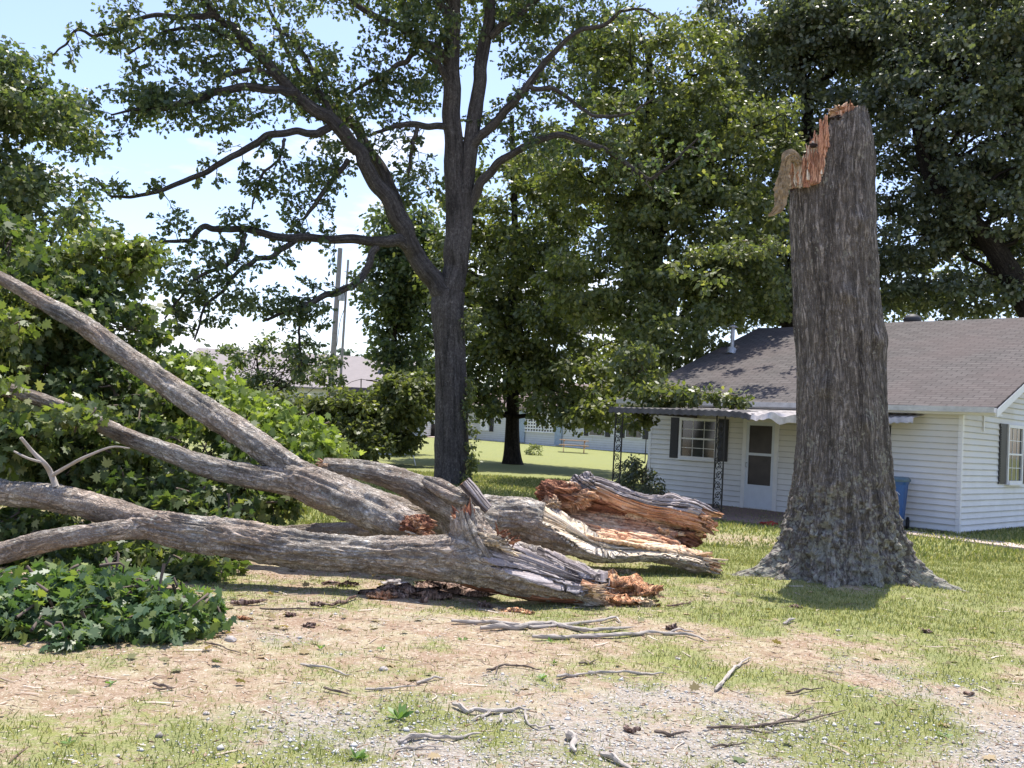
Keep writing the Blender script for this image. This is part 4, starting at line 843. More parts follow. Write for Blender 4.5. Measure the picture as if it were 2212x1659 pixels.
tree('broadleaf_tree', P(700, 985, 36), P(690, 880, 36), .10, [E_(640, 890, 35, 90, 45, .9), E_(760, 895, 35, 90, 50, 1.), E_(870, 860, 36, 70, 60, 1.2), E_(720, 950, 34, 120, 40, .8), E_(850, 930, 36, 50, 45, .9)],
     260, 60, .36, .2, OAKL, M['leaf_mid'], M['bark_dark'], 206, 'bushy low green tree in front of the small shed', limbs=24, shell=.3)
tree('broadleaf_tree', P(850, 985, 47), P(855, 560, 47), .2, [E_(840, 620, 47, 60, 110, 1.8), E_(880, 740, 47, 70, 90, 1.8), E_(840, 500, 47, 50, 60, 1.5), E_(900, 560, 47, 60, 120, 1.8)],
     260, 60, .6, .26, OAKL, M['leaf_oak'], M['bark_dark'], 207, 'slim tree just left of the oak trunk, its crown against the sky', limbs=20, shell=.3)
tree('broadleaf_tree', P(560, 985, 44), P(555, 760, 44), .12, [E_(550, 790, 44, 60, 40, 1.5), E_(620, 760, 44, 90, 40, 1.6), E_(480, 780, 44, 70, 40, 1.5), E_(690, 800, 44, 60, 45, 1.5), E_(600, 860, 44, 110, 50, 1.6)],
     110, 40, .4, .2, OAKL, M['leaf_oak'], M['bark_dark'], 208, 'small dark tree in front of the pinkish roofed building', limbs=16, shell=.3)
# ------------------------------------------------------------------ the far treeline
rng = np.random.default_rng(31); E = []
for x in range(-1300, 3600, 70):
    Y = 170+rng.uniform(-10, 30); y = 926+.056*(x-1106)-rng.uniform(120, 165)*(1 if x < 900 else 1.1)
    p = P(x, y, Y); E.append((p[0], p[1], p[2]*.5, 9, 8, p[2]*.52))
C, pos, d = clusters(E, 3000, 14, 2.2, rng, .8)
leaves('distant_treeline', pos, d, 1.3*rng.uniform(.6, 1.4, len(pos)), QUAD, M['leaf_far'], rng, None, .4, kind='stuff', label='distant line of trees beyond the far buildings', cat='trees')
M['gutter'] = simple('dirty gutter', (.50, .49, .46), .5, .4, var=.35, scale=4)
M['lap_shade'] = simple('painted shade line under siding lap', (.42, .415, .40), .9)  # darker strip painted along each board's lower edge as the lap's shade
def sidingmat():
    t = NT('aged white siding'); v = t.coord(); sp = t.n('SeparateXYZ'); t.l(v, sp.inputs[0])
    c = t.ramp(t.noise(v, 2.2, 5), [(.3, (.60, .60, .60)), (.7, (.70, .70, .70))])
    mr = t.n('MapRange'); t.l(sp.outputs['Z'], mr.inputs[0]); mr.inputs[1].default_value = .9; mr.inputs[2].default_value = 2.5; mr.inputs[3].default_value = 0.; mr.inputs[4].default_value = .6
    f = t.math('MULTIPLY', mr.outputs[0], t.ramp(t.noise(v, 1.1, 5, .6), [(.35, 0.), (.6, 1.)]))
    t.col(t.mix(f, c, (.46, .40, .27))); t.rough(.55, .3); return t.m
M['siding'] = sidingmat()
M['dark_metal'] = simple('dark vent metal', (.04, .04, .045), .6, .4, .2)
M['doorpaint'] = simple('pale grey door', (.56, .60, .66), .5, .4, var=.06)
M['roof_pink'] = simple('pinkish brown roofing', (.27, .24, .23), .9, .2, var=.08, scale=2)
M['leaf_weed'] = leafmat('weed leaves', (.09, .17, .04), (.14, .24, .06), (.24, .33, .10), .45, .5, .35)
M['wood_pale_object'] = wood('pale split chunk', (.45, .28, .13), (.75, .57, .36), (.85, .74, .56), al='Object', dark=.2)
# ------------------------------------------------------------------ the white house
HA = .7966; HL = 7.72; d1 = np.array([cos(HA), -sin(HA), 0]); d2 = np.array([sin(HA), cos(HA), 0])
HC = np.array([9.024, 19.116, 0]); H0 = HC-d1*HL
OF, OR, ZE, ZR, HW, SLAB = .37, .77, 2.52, 5.15, 6.22, .06
house = empty('white_house', H0, -HA, label='single storey white sided house with brown shingle roof, awning porch and black shutters', cat='house')
def hl(p): q = np.asarray(p)-H0; return np.array([q@d1, q@d2, q[2]])
def wall_at(x, y, off=0.):      # photo point on the front wall plane -> (u, z)
    r = np.array(ray(x, y)); c = np.array([0, 0, CAMH]); n = d2; t = ((H0-d2*off-c)@n)/(r@n); q = hl(c+r*t); return q[0], q[2]
def siding(u0, u1, z0, z1, axis='x', pos=0., out=-1, step=.125, clip=None):
    """lap siding as a saw-tooth sheet; clip(z)->(u0,u1)"""
    V = []; F = []; z = z0; n = 0
    while z < z1-1e-4:
        zt = min(z+step, z1); a0, a1 = (u0, u1) if clip is None else clip(z); b0, b1 = (u0, u1) if clip is None else clip(zt)
        pts = [(a0, .030, z), (a1, .030, z), (b1, .004, zt), (b0, .004, zt), (a0, .0, z-.004), (a1, .0, z-.004)]
        for (u, o, zz) in pts: V.append((u, pos+out*o, zz) if axis == 'x' else (pos-out*o, u, zz))
        F += [(n, n+1, n+2, n+3), (n+4, n+5, n+1, n)]; n += 6
        for (u, o, zz) in ((a0, .0305, z-.003), (a1, .0305, z-.003), (a1, .0295, z+.013), (a0, .0295, z+.013)): V.append((u, pos+out*o, zz) if axis == 'x' else (pos-out*o, u, zz))
        F += [(n, n+1, n+2, n+3)]; n += 4; z = zt
    return V, F
mb = MB(); DEP = 2*HW-.4
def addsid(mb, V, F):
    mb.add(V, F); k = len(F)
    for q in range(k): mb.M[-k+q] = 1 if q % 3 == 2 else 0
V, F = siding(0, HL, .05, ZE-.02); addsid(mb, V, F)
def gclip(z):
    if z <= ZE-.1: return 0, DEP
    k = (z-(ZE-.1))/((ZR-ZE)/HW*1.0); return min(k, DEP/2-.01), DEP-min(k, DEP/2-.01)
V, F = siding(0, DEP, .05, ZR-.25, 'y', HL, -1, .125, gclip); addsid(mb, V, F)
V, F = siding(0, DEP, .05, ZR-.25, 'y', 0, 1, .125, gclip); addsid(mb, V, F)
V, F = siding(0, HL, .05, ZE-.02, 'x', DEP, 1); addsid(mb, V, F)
mb.build('wall', [M['siding'], M['lap_shade']], house)
mb = MB()
for (x, y) in ((0, 0), (HL, 0), (HL, DEP), (0, DEP)):
    mb = MB(); mb.box((x-.055 if x else x-.03, y-.03 if y == 0 else y-.055, .03), (x+.03 if x else x+.055, y+.055 if y == 0 else y+.03, ZE-.03))
    mb.build('corner_trim', M['trim'], house)
mb = MB(); mb.box((.03, .03, -.1), (HL-.03, DEP-.03, .06)); mb.build('foundation', M['stone'], house)
# roof: two shingled slopes with thickness and uv in metres
def slope(y0, z0, y1, z1, uo):
    n = 30; V = []; UV = []; Fq = []; ln = math.hypot(y1-y0, z1-z0)
    xs = np.linspace(-OR, HL+OR, n)
    for th in (0, -.10):
        for k in (0, .5, 1):
            for x in xs: V.append((x, y0+(y1-y0)*k, z0+(z1-z0)*k+th+.012*noise(x*.8, k*3, 0, 5))); UV.append((x+uo, ln*k))
    f = lambda a, b, c: (a*3+b)*n+c
    for b in range(2):
        for c in range(n-1):
            Fq.append((f(0, b, c), f(0, b, c+1), f(0, b+1, c+1), f(0, b+1, c))); Fq.append((f(1, b, c), f(1, b+1, c), f(1, b+1, c+1), f(1, b, c+1)))
        Fq.append((f(0, b, 0), f(0, b+1, 0), f(1, b+1, 0), f(1, b, 0))); Fq.append((f(0, b, n-1), f(1, b, n-1), f(1, b+1, n-1), f(0, b+1, n-1)))
    for c in range(n-1): Fq.append((f(0, 0, c), f(1, 0, c), f(1, 0, c+1), f(0, 0, c+1)))
    return V, Fq, UV
V1, F1, U1 = slope(-OF, ZE+.02, HW, ZR, 0); V2, F2, U2 = slope(2*HW+OF-.4, ZE+.02, HW, ZR, 9)
roof = build('roof', np.array(V1+V2), F1+[tuple(i+len(V1) for i in f) for f in F2], M['roof'], house, uv=np.array(U1+U2))
mb = MB(); mb.box((-OR, -OF-.03, ZE-.13), (HL+OR, -OF-.005, ZE+.0)); mb.box((-OR+.02, -OF, ZE-.14), (HL+OR-.02, .02, ZE-.115))
mb.build('fascia', M['trim'], house)
mb = MB(); mb.box((-OR, -OF-.13, ZE-.10), (HL+OR, -OF-.033, ZE-.09)); mb.box((-OR, -OF-.14, ZE-.10), (HL+OR, -OF-.13, ZE+.01)); mb.build('gutter', M['gutter'], house)
mb = MB()
for x in (-OR-.012, HL+OR-.018):      # rake boards
    for (ya, za, yb, zb) in ((-OF, ZE-.02, HW, ZR-.02), (2*HW+OF-.4, ZE-.02, HW, ZR-.02)):
        mb = MB(); mb.add([(x, ya, za-.16), (x, yb, zb-.16), (x, yb, zb-.005), (x, ya, za-.005), (x+.03, ya, za-.16), (x+.03, yb, zb-.16), (x+.03, yb, zb-.005), (x+.03, ya, za-.005)],
               [(0, 1, 2, 3), (7, 6, 5, 4), (0, 4, 5, 1), (3, 2, 6, 7), (0, 3, 7, 4), (1, 5, 6, 2)])
        mb.build('rake_board', M['trim'], house)
def roof_at(x, y):
    r = np.array(ray(x, y)); c = np.array([0, 0, CAMH]); sl = (ZR-ZE)/(HW+OF)
    # plane z = ZE + sl*(v+OF)
    cv = hl(c); rv = np.array([r@d1, r@d2, r[2]]); t = (ZE+sl*(cv[1]+OF)-cv[2])/(rv[2]-sl*rv[1]); return cv+rv*t
q = roof_at(1581, 762); mb = MB()
mb.tube([q-[0, 0, .1], q+[0, 0, .75]], .055, 14); mb.tube([q-[0, .05, .04], q+[0, 0, .12]], .13, 14)
vp = mb.build('vent_pipe', M['galv'], house); mb = MB(); mb.tube([q+[0, 0, .72], q+[0, 0, .75], q+[0, 0, .80]], [.12, .125, .03], 16); mb.build('cap', M['galv'], vp)
q = hl(P(2000, 692, 27)); q[1] = HW+.25; V, F = blobmesh((q[0], q[1], ZR+.08), (.24, .24, .17), 3, .0, 24, 14); build('turbine_vent', V, F, M['dark_metal'], house)
def window(uc, z0, z1, wd, y=0., side=False, parent=house, panes=3, shut=.32, sh=(True, True), lite=(3, 2)):
    """double hung window; side=True stands on the right gable wall"""
    def tr(v): return (HL-v[1]+0., v[0], v[2]) if side else v
    fr = MB(); w2 = wd/2; t = .07
    for a, b in (((uc-w2-t, -.07, z0-t), (uc-w2, -.0, z1+t)), ((uc+w2, -.07, z0-t), (uc+w2+t, -.0, z1+t)), ((uc-w2, -.07, z1), (uc+w2, -.0, z1+t)), ((uc-w2, -.09, z0-t), (uc+w2, -.0, z0)),
                 ((uc-w2, -.062, (z0+z1)/2-.02), (uc+w2, -.035, (z0+z1)/2+.02))): fr.box(a, b, 0, tr)
    win = fr.build('window', M['trim'], parent)
    g = MB(); g.box((uc-w2, -.036, z0), (uc+w2, -.030, z1), 0, tr); g.build('pane', M['glass'], win)
    m = MB()
    for h0, h1 in ((z0, (z0+z1)/2-.02), ((z0+z1)/2+.02, z1)):
        for k in range(1, lite[0]): u = uc-w2+wd*k/lite[0]; m.box((u-.007, -.044, h0), (u+.007, -.0362, h1), 0, tr)
        for k in range(1, lite[1]): z = h0+(h1-h0)*k/lite[1]; m.box((uc-w2, -.0445, z-.007), (uc+w2, -.0364, z+.007), 0, tr)
    m.build('muntin', M['trim'], win)
    s = MB(); s.box((uc-w2-t-.02, -.12, z0-t-.03), (uc+w2+t+.02, -.0, z0-t), 0, tr); s.build('sill', M['trim'], win)
    for k, on in zip((-1, 1), sh):
        if not on: continue
        s = MB(); c = uc+k*(w2+t+shut/2+.02); s.box((c-shut/2, -.045, z0-t), (c+shut/2, -.022, z1+t), 0, tr)
        z = z0-t+.05
        while z < z1+t-.06: s.box((c-shut/2+.035, -.054, z), (c+shut/2-.035, -.0452, z+.032), 0, tr); z += .052
        s.build('shutter', M['shutter'], parent)
ua, zb = wall_at(1469, 990); ub, _ = wall_at(1549, 992); window((ua+ub)/2, zb+.07, 2.05, ub-ua-.10, shut=.26)
u2, z2 = wall_at(1928, 1060); window(u2-.36-.55, z2+.05, 2.05, .9, shut=.3)
# gable side window, seen obliquely: find the depth along the side wall
def side_at(x, y):
    r = np.array(ray(x, y)); c = np.array([0, 0, CAMH]); t = ((HC-c)@d1)/(r@d1); q = hl(c+r*t); return q[1], q[2]
va, za = side_at(2169, 1030); vb, zt = side_at(2206, 916); window((va+vb)/2, side_at(2188, 1043)[1]+.05, side_at(2188, 925)[1], vb-va-.15, side=True, shut=.42, lite=(3, 2))
# door
ua, _ = wall_at(1611, 1040); ub, _ = wall_at(1672, 1040)
D0, D1 = ua, ub; zt = 2.08
m = MB()
for a, b in (((D0-.10, -.06, SLAB), (D0, -.0, zt+.1)), ((D1, -.06, SLAB), (D1+.10, -.0, zt+.1)), ((D0, -.06, zt), (D1, -.0, zt+.1))): m.box(a, b)
door = m.build('door', M['trim'], house)
m = MB()
for a, b in (((D0, -.05, SLAB+.02), (D1, -.028, .62)), ((D0, -.05, .62), (D0+.07, -.028, zt)), ((D1-.07, -.05, .62), (D1, -.028, zt)), ((D0+.07, -.05, 1.30), (D1-.07, -.028, 1.36)), ((D0+.07, -.05, zt-.08), (D1-.07, -.028, zt))): m.box(a, b)
m.build('storm_door', M['doorpaint'], door)
m = MB(); m.box((D0+.07, -.034, .62), (D1-.07, -.0285, 1.30)); m.box((D0+.07, -.034, 1.36), (D1-.07, -.0285, zt-.08)); m.build('screen', M['screen'], door)
m = MB(); m.tube([(D0+.04, -.05, 1.02), (D0+.04, -.11, 1.02), (D0+.04, -.11, 1.12), (D0+.04, -.05, 1.12)], .012, 8); m.build('handle', M['galv'], door)
m = MB(); m.box((HL-.02+.0, 1.05, 2.1), (HL+.05, 1.10, 2.45)); m.build('cable_box', M['trim'], house)
# porch awning (crumpled sheet metal on wrought iron posts)
pm = hl(G(1545, 1116, SLAB)); WO = -pm[1]; U0 = wall_at(1326, 895, WO)[0]-.02; U1 = wall_at(1985, 900, .3)[0]
UC = wall_at(1700, 905, WO)[0]; UL = wall_at(1630, 905, WO)[0]; ne, nv = 260, 16; us = np.linspace(U0, U1, ne); V = []
for v in np.linspace(0, 1, nv):
    for u in us:
        crump = math.exp(-((u-UC)/.62)**2); sag = crump*(.15*v+.13*noise(u*3.2, v*3, 0, 4)*v+.07*noise(u*9, v*5, 0, 5)*v)
        right = sst(D1+1.6, D1+2.6, u); depth = WO+.12-(WO-.42)*float(right)
        z = 2.36-.16*v*(1-.5*float(right))-sag+.010*math.sin(u*2*pi/.16); V.append((u, -.03-depth*v+.08*crump*v*noise(u*4, v*2, 0, 6), z))
F = [(a*ne+c, a*ne+c+1, (a+1)*ne+c+1, (a+1)*ne+c) for a in range(nv-1) for c in range(ne-1)]
o0 = (nv-1)*ne; n = len(V); lip = []
for c, u in enumerate(us):
    x, y, z = V[o0+c]; crump = math.exp(-((u-UC)/.6)**2)
    lip.append((x+.03*crump*noise(u*8, 0, 0, 3), y-.012-.07*crump*(1+noise(u*6, 0, 0, 4)), z-.10-.012*abs(math.sin(u*2*pi/.22))-.06*crump*noise(u*5, 0, 0, 8)))
V += lip; F += [(o0+c, n+c, n+c+1, o0+c+1) for c in range(ne-1)]
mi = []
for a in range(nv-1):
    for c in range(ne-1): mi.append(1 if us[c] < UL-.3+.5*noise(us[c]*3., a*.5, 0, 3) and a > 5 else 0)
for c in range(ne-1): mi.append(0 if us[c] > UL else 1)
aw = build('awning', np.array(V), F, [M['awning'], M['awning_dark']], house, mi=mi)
so_ = aw.modifiers.new('thick', 'SOLIDIFY'); so_.thickness = .012
m = MB(); m.box((U0+.02, -WO-.06, 2.10), (UL, -WO-.0, 2.17)); m.box((U0+.02, -WO, 2.12), (U0+.08, -.02, 2.22)); m.build('awning_beam', M['awning_dark'], house)
def iron_post(u, v, h):
    m = MB(); w_ = .2; z0 = SLAB
    for k in (-1, 1): m.box((u+k*w_/2-.012, v-.012, z0), (u+k*w_/2+.012, v+.012, h))
    m.box((u-w_/2-.02, v-.02, z0), (u+w_/2+.02, v+.02, z0+.012))
    p = m.build('porch_post', M['iron'], house); s = MB(); z = z0+.12; q = 0
    while z < h-.2:      # scrolls and leaves
        sg = 1 if q % 2 else -1
        pts = [(u+sg*(.075*cos(a)*(1-a/9)), v, z+.10+.09*sin(a)*(1-a/9)) for a in np.linspace(-1.2, 4.6, 14)]; s.tube(pts, .009, 5)
        s.bar((u-sg*.08, v, z+.02), (u+sg*.08, v, z+.2), .014, .01)
        for t_ in (.3, .6): c = (u+sg*(.03-.05*t_), v, z+.2*t_); s.add([(c[0]-.03, v-.004, c[2]), (c[0], v-.008, c[2]-.02), (c[0]+.03, v-.004, c[2]+.01), (c[0], v+.006, c[2]+.03)], [(0, 1, 2, 3)])
        z += .205; q += 1
    s.build('scrollwork', M['iron'], p)
u_l = U0+.14
iron_post(pm[0], -WO+.05, 2.13); iron_post(u_l, -WO+.05, 2.13); iron_post(wall_at(1800, 1000, WO)[0], -WO+.05, 2.1)
# porch slab and walk (setting)
def quad_slab(name, pts, z0, z1, mat):
    V = [(*p[:2], z0) for p in pts]+[(*p[:2], z1) for p in pts]; n = len(pts)
    return build(name, np.array(V), [list(range(n))[::-1], list(range(n, 2*n))]+[(i, (i+1) % n, n+(i+1) % n, n+i) for i in range(n)], mat, kind='structure')
def hw(u, v, z=0): return H0+d1*u+d2*v+np.array([0, 0, z])
quad_slab('patio', [hw(U0-.1, -WO-.25), hw(D1+1.6, -WO-.25), hw(D1+1.6, .03), hw(U0-.1, .03)], -.06, SLAB, M['concrete'])
quad_slab('path', [hw(D1+1.62, -1.55), hw(HL+6, -1.75), hw(HL+6, -.95), hw(D1+1.62, -.75)], -.06, .035, M['path'])
mb = MB()
# trash cart
p = hw(wall_at(1928, 1080, .5)[0], -.5); cart = empty('trash_cart', p, -HA+.25, label='blue wheeled trash cart by the house wall, half hidden behind the broken trunk', cat='trash cart')
m = MB(); V = []; rings = ((.0, .42, .36), (.25, .46, .42), (.85, .54, .56), (.93, .60, .62))
for z, a, b_ in rings:
    for k in range(16):
        t_ = k*pi/8+pi/16; sx = np.sign(cos(t_))*abs(cos(t_))**.35; sy = np.sign(sin(t_))*abs(sin(t_))**.35; V.append((sx*a/2, sy*b_/2, z+.06))
F = [(r*16+k, r*16+(k+1) % 16, (r+1)*16+(k+1) % 16, (r+1)*16+k) for r in range(3) for k in range(16)]+[list(range(16))[::-1]]
body = build('body', np.array(V), F, M['blue'], cart, smooth=False)
m = MB(); V = []
for z, s_ in ((.98, 1.04), (1.02, 1.05), (1.07, .9)):
    for k in range(16): t_ = k*pi/8+pi/16; sx = np.sign(cos(t_))*abs(cos(t_))**.35; sy = np.sign(sin(t_))*abs(sin(t_))**.35; V.append((sx*.3*s_, sy*.31*s_, z))
build('lid', np.array(V), [(r*16+k, r*16+(k+1) % 16, (r+1)*16+(k+1) % 16, (r+1)*16+k) for r in range(2) for k in range(16)]+[list(range(16))[::-1], list(range(32, 48))], M['blue_lid'], cart)
for s_ in (-1, 1): m = MB(); m.tube([(s_*.29, .2, .13), (s_*.25, .2, .13)], .13, 20); m.build('wheel', M['rubber'], cart)
m = MB()      # white recycling-person mark
for a_, b_ in (((-.0, .70), (.05, .62)), ((.05, .62), (-.04, .58)), ((.10, .72), (.16, .66)), ((-.02, .54), (.06, .5)), ((.10, .60), (.13, .52))):
    m.bar((.02+a_[0], -.285, a_[1]+.06), (.02+b_[0], -.282, b_[1]+.06), .022, .006)
m.build('emblem', M['white'], cart)
# shrub beside the porch
def shrub(label, p, ells, ncl, per, rad, leaf, mat, seed, tm=OAKL, group=None, cat='shrub', name='shrub'):
    o = empty(name, p, label=label, cat=cat, group=group); foliage('foliage', o, ells, ncl, per, rad, leaf, tm, mat, seed, .5, .4, tw=cat == 'branch' or cat == 'shrub' and ncl > 40); return o
shrub('dark green shrub growing at the left corner of the house porch', G(1375, 1085), [E_(1385, 1045, 22.3, 42, 38, .5), E_(1370, 1015, 22.3, 26, 26, .4), E_(1405, 1072, 22, 28, 22, .4)], 60, 40, .18, .07, M['leaf_dark'], 301)
shrub('small bright bush standing on the lawn just right of the far dark trunk', P(1152, 985, 52), [E_(1155, 972, 52, 18, 14, .4)], 14, 30, .2, .1, M['leaf_mid'], 302)
shrub('ivy leaves climbing the right side of the oak trunk', P(1010, 1040, 25.8), [E_(1018, 985, 25.7, 10, 45, .25), E_(1012, 905, 25.7, 12, 60, .25), E_(1024, 940, 25.6, 16, 16, .25), E_(1008, 1030, 25.5, 16, 16, .3), E_(1012, 830, 25.7, 10, 40, .25), E_(1020, 700, 25.7, 22, 40, .4)], 60, 22, .16, .09, M['leaf_mid'], 303, cat='ivy', name='ivy')
SHADOW_CLUMPS = []  # extra leaf clumps added sunward of the roof to cast leaf shadows on it
for x, y, rx in ((1490, 815, .30), (1540, 835, .45), (1590, 805, .35), (1615, 845, .45), (1640, 800, .25), (1570, 855, .5), (1655, 850, .35), (1480, 845, .4), (1700, 722, .5)):
    q = roof_at(x, y); q = H0+d1*q[0]+d2*q[1]+np.array([0, 0, q[2]])+np.array(sdir)*3.9; SHADOW_CLUMPS.append((q[0], q[1], q[2], rx*.8, rx*.6, .15))
shrub('leafy branch end drooping over the edge of the house roof, with added clumps above to shade it', P(1480, 850, 21.5), [E_(1430, 850, 21.5, 60, 24, .5), E_(1500, 856, 21., 55, 16, .4), E_(1580, 862, 20.6, 34, 10, .3), E_(1375, 900, 22, 28, 30, .4), E_(1380, 800, 22.5, 50, 60, .7)]+SHADOW_CLUMPS, 190, 30, .2, .12, M['leaf_mid'], 304, cat='branch', name='hanging_branch')
# picnic table
pt = empty('picnic_table', [*P(1239, 976, 58)[:2], float(ghill(58))], -.05, label='pale wooden picnic table standing on the far sunny lawn', cat='picnic table')
m = MB()
for k in range(5): m.box((-.9, -.36+k*.148, .72), (.9, -.36+k*.148+.138, .76))
m.build('tabletop', M['picnic'], pt)
for s_ in (-1, 1):
    m = MB()
    for k in range(2): m.box((-.9, s_*.68-.14+k*.148, .42), (.9, s_*.68-.14+k*.148+.138, .46))
    m.build('bench', M['picnic'], pt)
for s_ in (-1, 1):
    m = MB(); x = s_*.62
    for q in (-1, 1): m.bar((x, q*.62, 0), (x, q*.22, .72), .09, .04, 0, (1, 0, 0))
    m.bar((x+.045, -.8, .39), (x+.045, .8, .39), .04, .09); m.bar((x+.045, -.34, .68), (x+.045, .34, .68), .04, .09); m.build('leg_frame', M['picnic'], pt)
# far white building (long, with lattice window and shutters)
def bldg(name, p0, ang, Lx, Ly, h, rz, oh, mats, label, cat='building', step=.16, gable_roof=True):
    b_ = empty(name, p0, ang, label=label, cat=cat); mb = MB()
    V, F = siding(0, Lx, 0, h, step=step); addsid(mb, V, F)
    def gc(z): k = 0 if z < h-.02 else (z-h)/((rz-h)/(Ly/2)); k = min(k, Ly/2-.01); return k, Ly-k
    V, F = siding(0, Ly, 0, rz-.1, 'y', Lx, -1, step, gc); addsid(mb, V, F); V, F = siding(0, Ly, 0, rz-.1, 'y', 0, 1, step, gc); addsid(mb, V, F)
    V, F = siding(0, Lx, 0, h, 'x', Ly, 1, step); addsid(mb, V, F); mb.build('wall', [mats[0], M['lap_shade']], b_)
    mb = MB(); sl = (rz-h)/(Ly/2)
    for s_ in (0, 1):
        y0, y1 = (-oh, Ly/2) if s_ == 0 else (Ly+oh, Ly/2); z0 = h-oh*sl+.06
        mb.add([(-oh, y0, z0), (Lx+oh, y0, z0), (Lx+oh, y1, rz+.06), (-oh, y1, rz+.06), (-oh, y0, z0-.12), (Lx+oh, y0, z0-.12), (Lx+oh, y1, rz-.06), (-oh, y1, rz-.06)], [(0, 1, 2, 3), (7, 6, 5, 4), (0, 4, 5, 1), (0, 3, 7, 4), (1, 5, 6, 2)])
    uv = np.array([(v[0], abs(v[1])*1.05) for v in mb.V]); mb.build('roof', mats[1], b_, uv=uv); return b_
A = P(1000, 949, 76); A[2] = float(ghill(76))-.1; B = P(1420, 968, 62)
ang = math.atan2(B[1]-A[1], B[0]-A[0]); Lx = math.hypot(B[0]-A[0], B[1]-A[1])+9
wb = bldg('long_white_building', A, ang, Lx, 9, 2.9, 4.8, .5, [M['white_paint'], M['roof_far']], 'long white sided building behind the lawn with lattice window and black shutters')
def bx(x): # photo x -> u along the front of the long building
    r = np.array(ray(x, 940)); c = np.array([0, 0, CAMH]); e = np.array([cos(ang), sin(ang), 0]); n = np.array([-sin(ang), cos(ang), 0]); t = ((A-c)@n)/(r@n); return (c+r*t-A)@e
def bwin(parent, uc, z0, z1, wd, shc, mat=M['glass']):
    m = MB(); m.box((uc-wd/2-.08, -.08, z0-.08), (uc+wd/2+.08, -.024, z1+.08)); w_ = m.build('window', M['trim'], parent)
    m = MB(); m.box((uc-wd/2, -.09, z0), (uc+wd/2, -.082, z1)); m.build('pane', mat, w_)
    for s_ in shc: m = MB(); c = uc+s_*(wd/2+.33); m.box((c-.2, -.07, z0-.08), (c+.2, -.024, z1+.08)); m.build('shutter', M['shutter'], parent)
bwin(wb, bx(1047), .9, 2.3, .9, (1,), M['white'])
ul, ur = bx(1135), bx(1200)      # lattice covered window bay with blue grey panels
for a_, b_ in ((ul-.6, ul), (ur+.05, ur+.7)): m = MB(); m.box((a_, -.14, .15), (b_, -.024, 2.5)); m.build('panel', M['bluegrey'], wb)
m = MB(); m.box((ul, -.06, 1.0), (ur, -.024, 2.35)); lw = m.build('lattice_window', M['glass'], wb); m = MB(); nn = 11
for k in range(nn+1): u = ul+(ur-ul)*k/nn; m.box((u-.045, -.10, .95), (u+.045, -.075, 2.4))
for k in range(7): z = 1.0+1.35*k/6; m.box((ul, -.128, z-.045), (ur, -.103, z+.045))
m.build('lattice', M['white'], lw)
bwin(wb, bx(1290), 1., 2.3, 1.3, (-1, 1)); bwin(wb, bx(1370), 1., 2.3, 1.3, (-1, 1))
# small shed left of the oak
sp_ = P(872, 984, 44); sp_[2] = float(ghill(44)); sh = bldg('garden_shed', sp_-np.array([3.6, 0, 0]), 0.0, 3.6, 3.0, 2.2, 3.0, .25, [M['white_paint'], M['roof_far']], 'small cream sided shed at the edge of the shaded lawn', 'shed')
# pinkish roofed building beyond the fallen crown
q = P(380, 880, 72); q[2] = .7; pb = bldg('pink_roofed_building', q, -.02, 18.5, 11, 3.4, 6.0, .6, [M['white_paint'], M['roof_pink']], 'pale building with a broad pinkish brown roof, seen through the leaves at left')
for x in (2.5, 6., 9.5, 13., 16.): bwin(pb, x, 1.2, 2.4, 1.1, ())
m = MB(); m.box((14.6, 2.6, 5.2), (16.2, 3.4, 5.35)); m.build('skylight', M['glass'], pb)
# poles
def pole(x, y0, y1, Y, r, label, name='utility_pole', cat='utility pole', mat='pole', extra=True):
    a = P(x, y0, Y); t_ = P(x, y1, Y); o = empty(name, (a[0], a[1], float(ghill(Y))), label=label, cat=cat)
    m = MB(); top = np.array([a[0], Y, t_[2]]); bt = np.array([a[0], Y, float(ghill(Y))-.1]); m.tube([bt, (bt+top)/2, top], [r, r*.9, r*.75], 14); m.build('post', M[mat], o, world=True)
    if extra:
        m = MB(); m.tube([top-[-.25, 0, 3.2], top-[-.25, 0, 2.4]], .22, 14); m.build('transformer', M['galv'], o, world=True)
        m = MB(); c = catmull([top-[-.35, .1, 2.2], top-[-.55, .1, 3.4], top-[-.3, .1, 4.5], top-[-.2, .1, 6.]], 20); m.tube(c, .02, 6); m.build('cable', M['shutter'], o, world=True)
    return o
pole(711, 905, 535, 58, .19, 'weathered wooden utility pole standing against the bright sky'); pole(730, 905, 560, 66, .10, 'second thinner utility pole just right of the taller one', extra=False)
o = pole(1394, 983, 905, 50, .03, 'thin dark clothesline post on the lawn between the porch posts', 'metal_post', 'post', 'iron', False)
a = P(888, 962, 43); b_ = G(896, 1012); b_ = np.array([*P(898, 1008, 36)[:2], float(ghill(36))]); m = MB(); m.tube([a, b_], .02, 6); m.build('guy_wire', M['galv'], label='slanting pale guy wire stake left of the oak trunk', cat='guy wire')
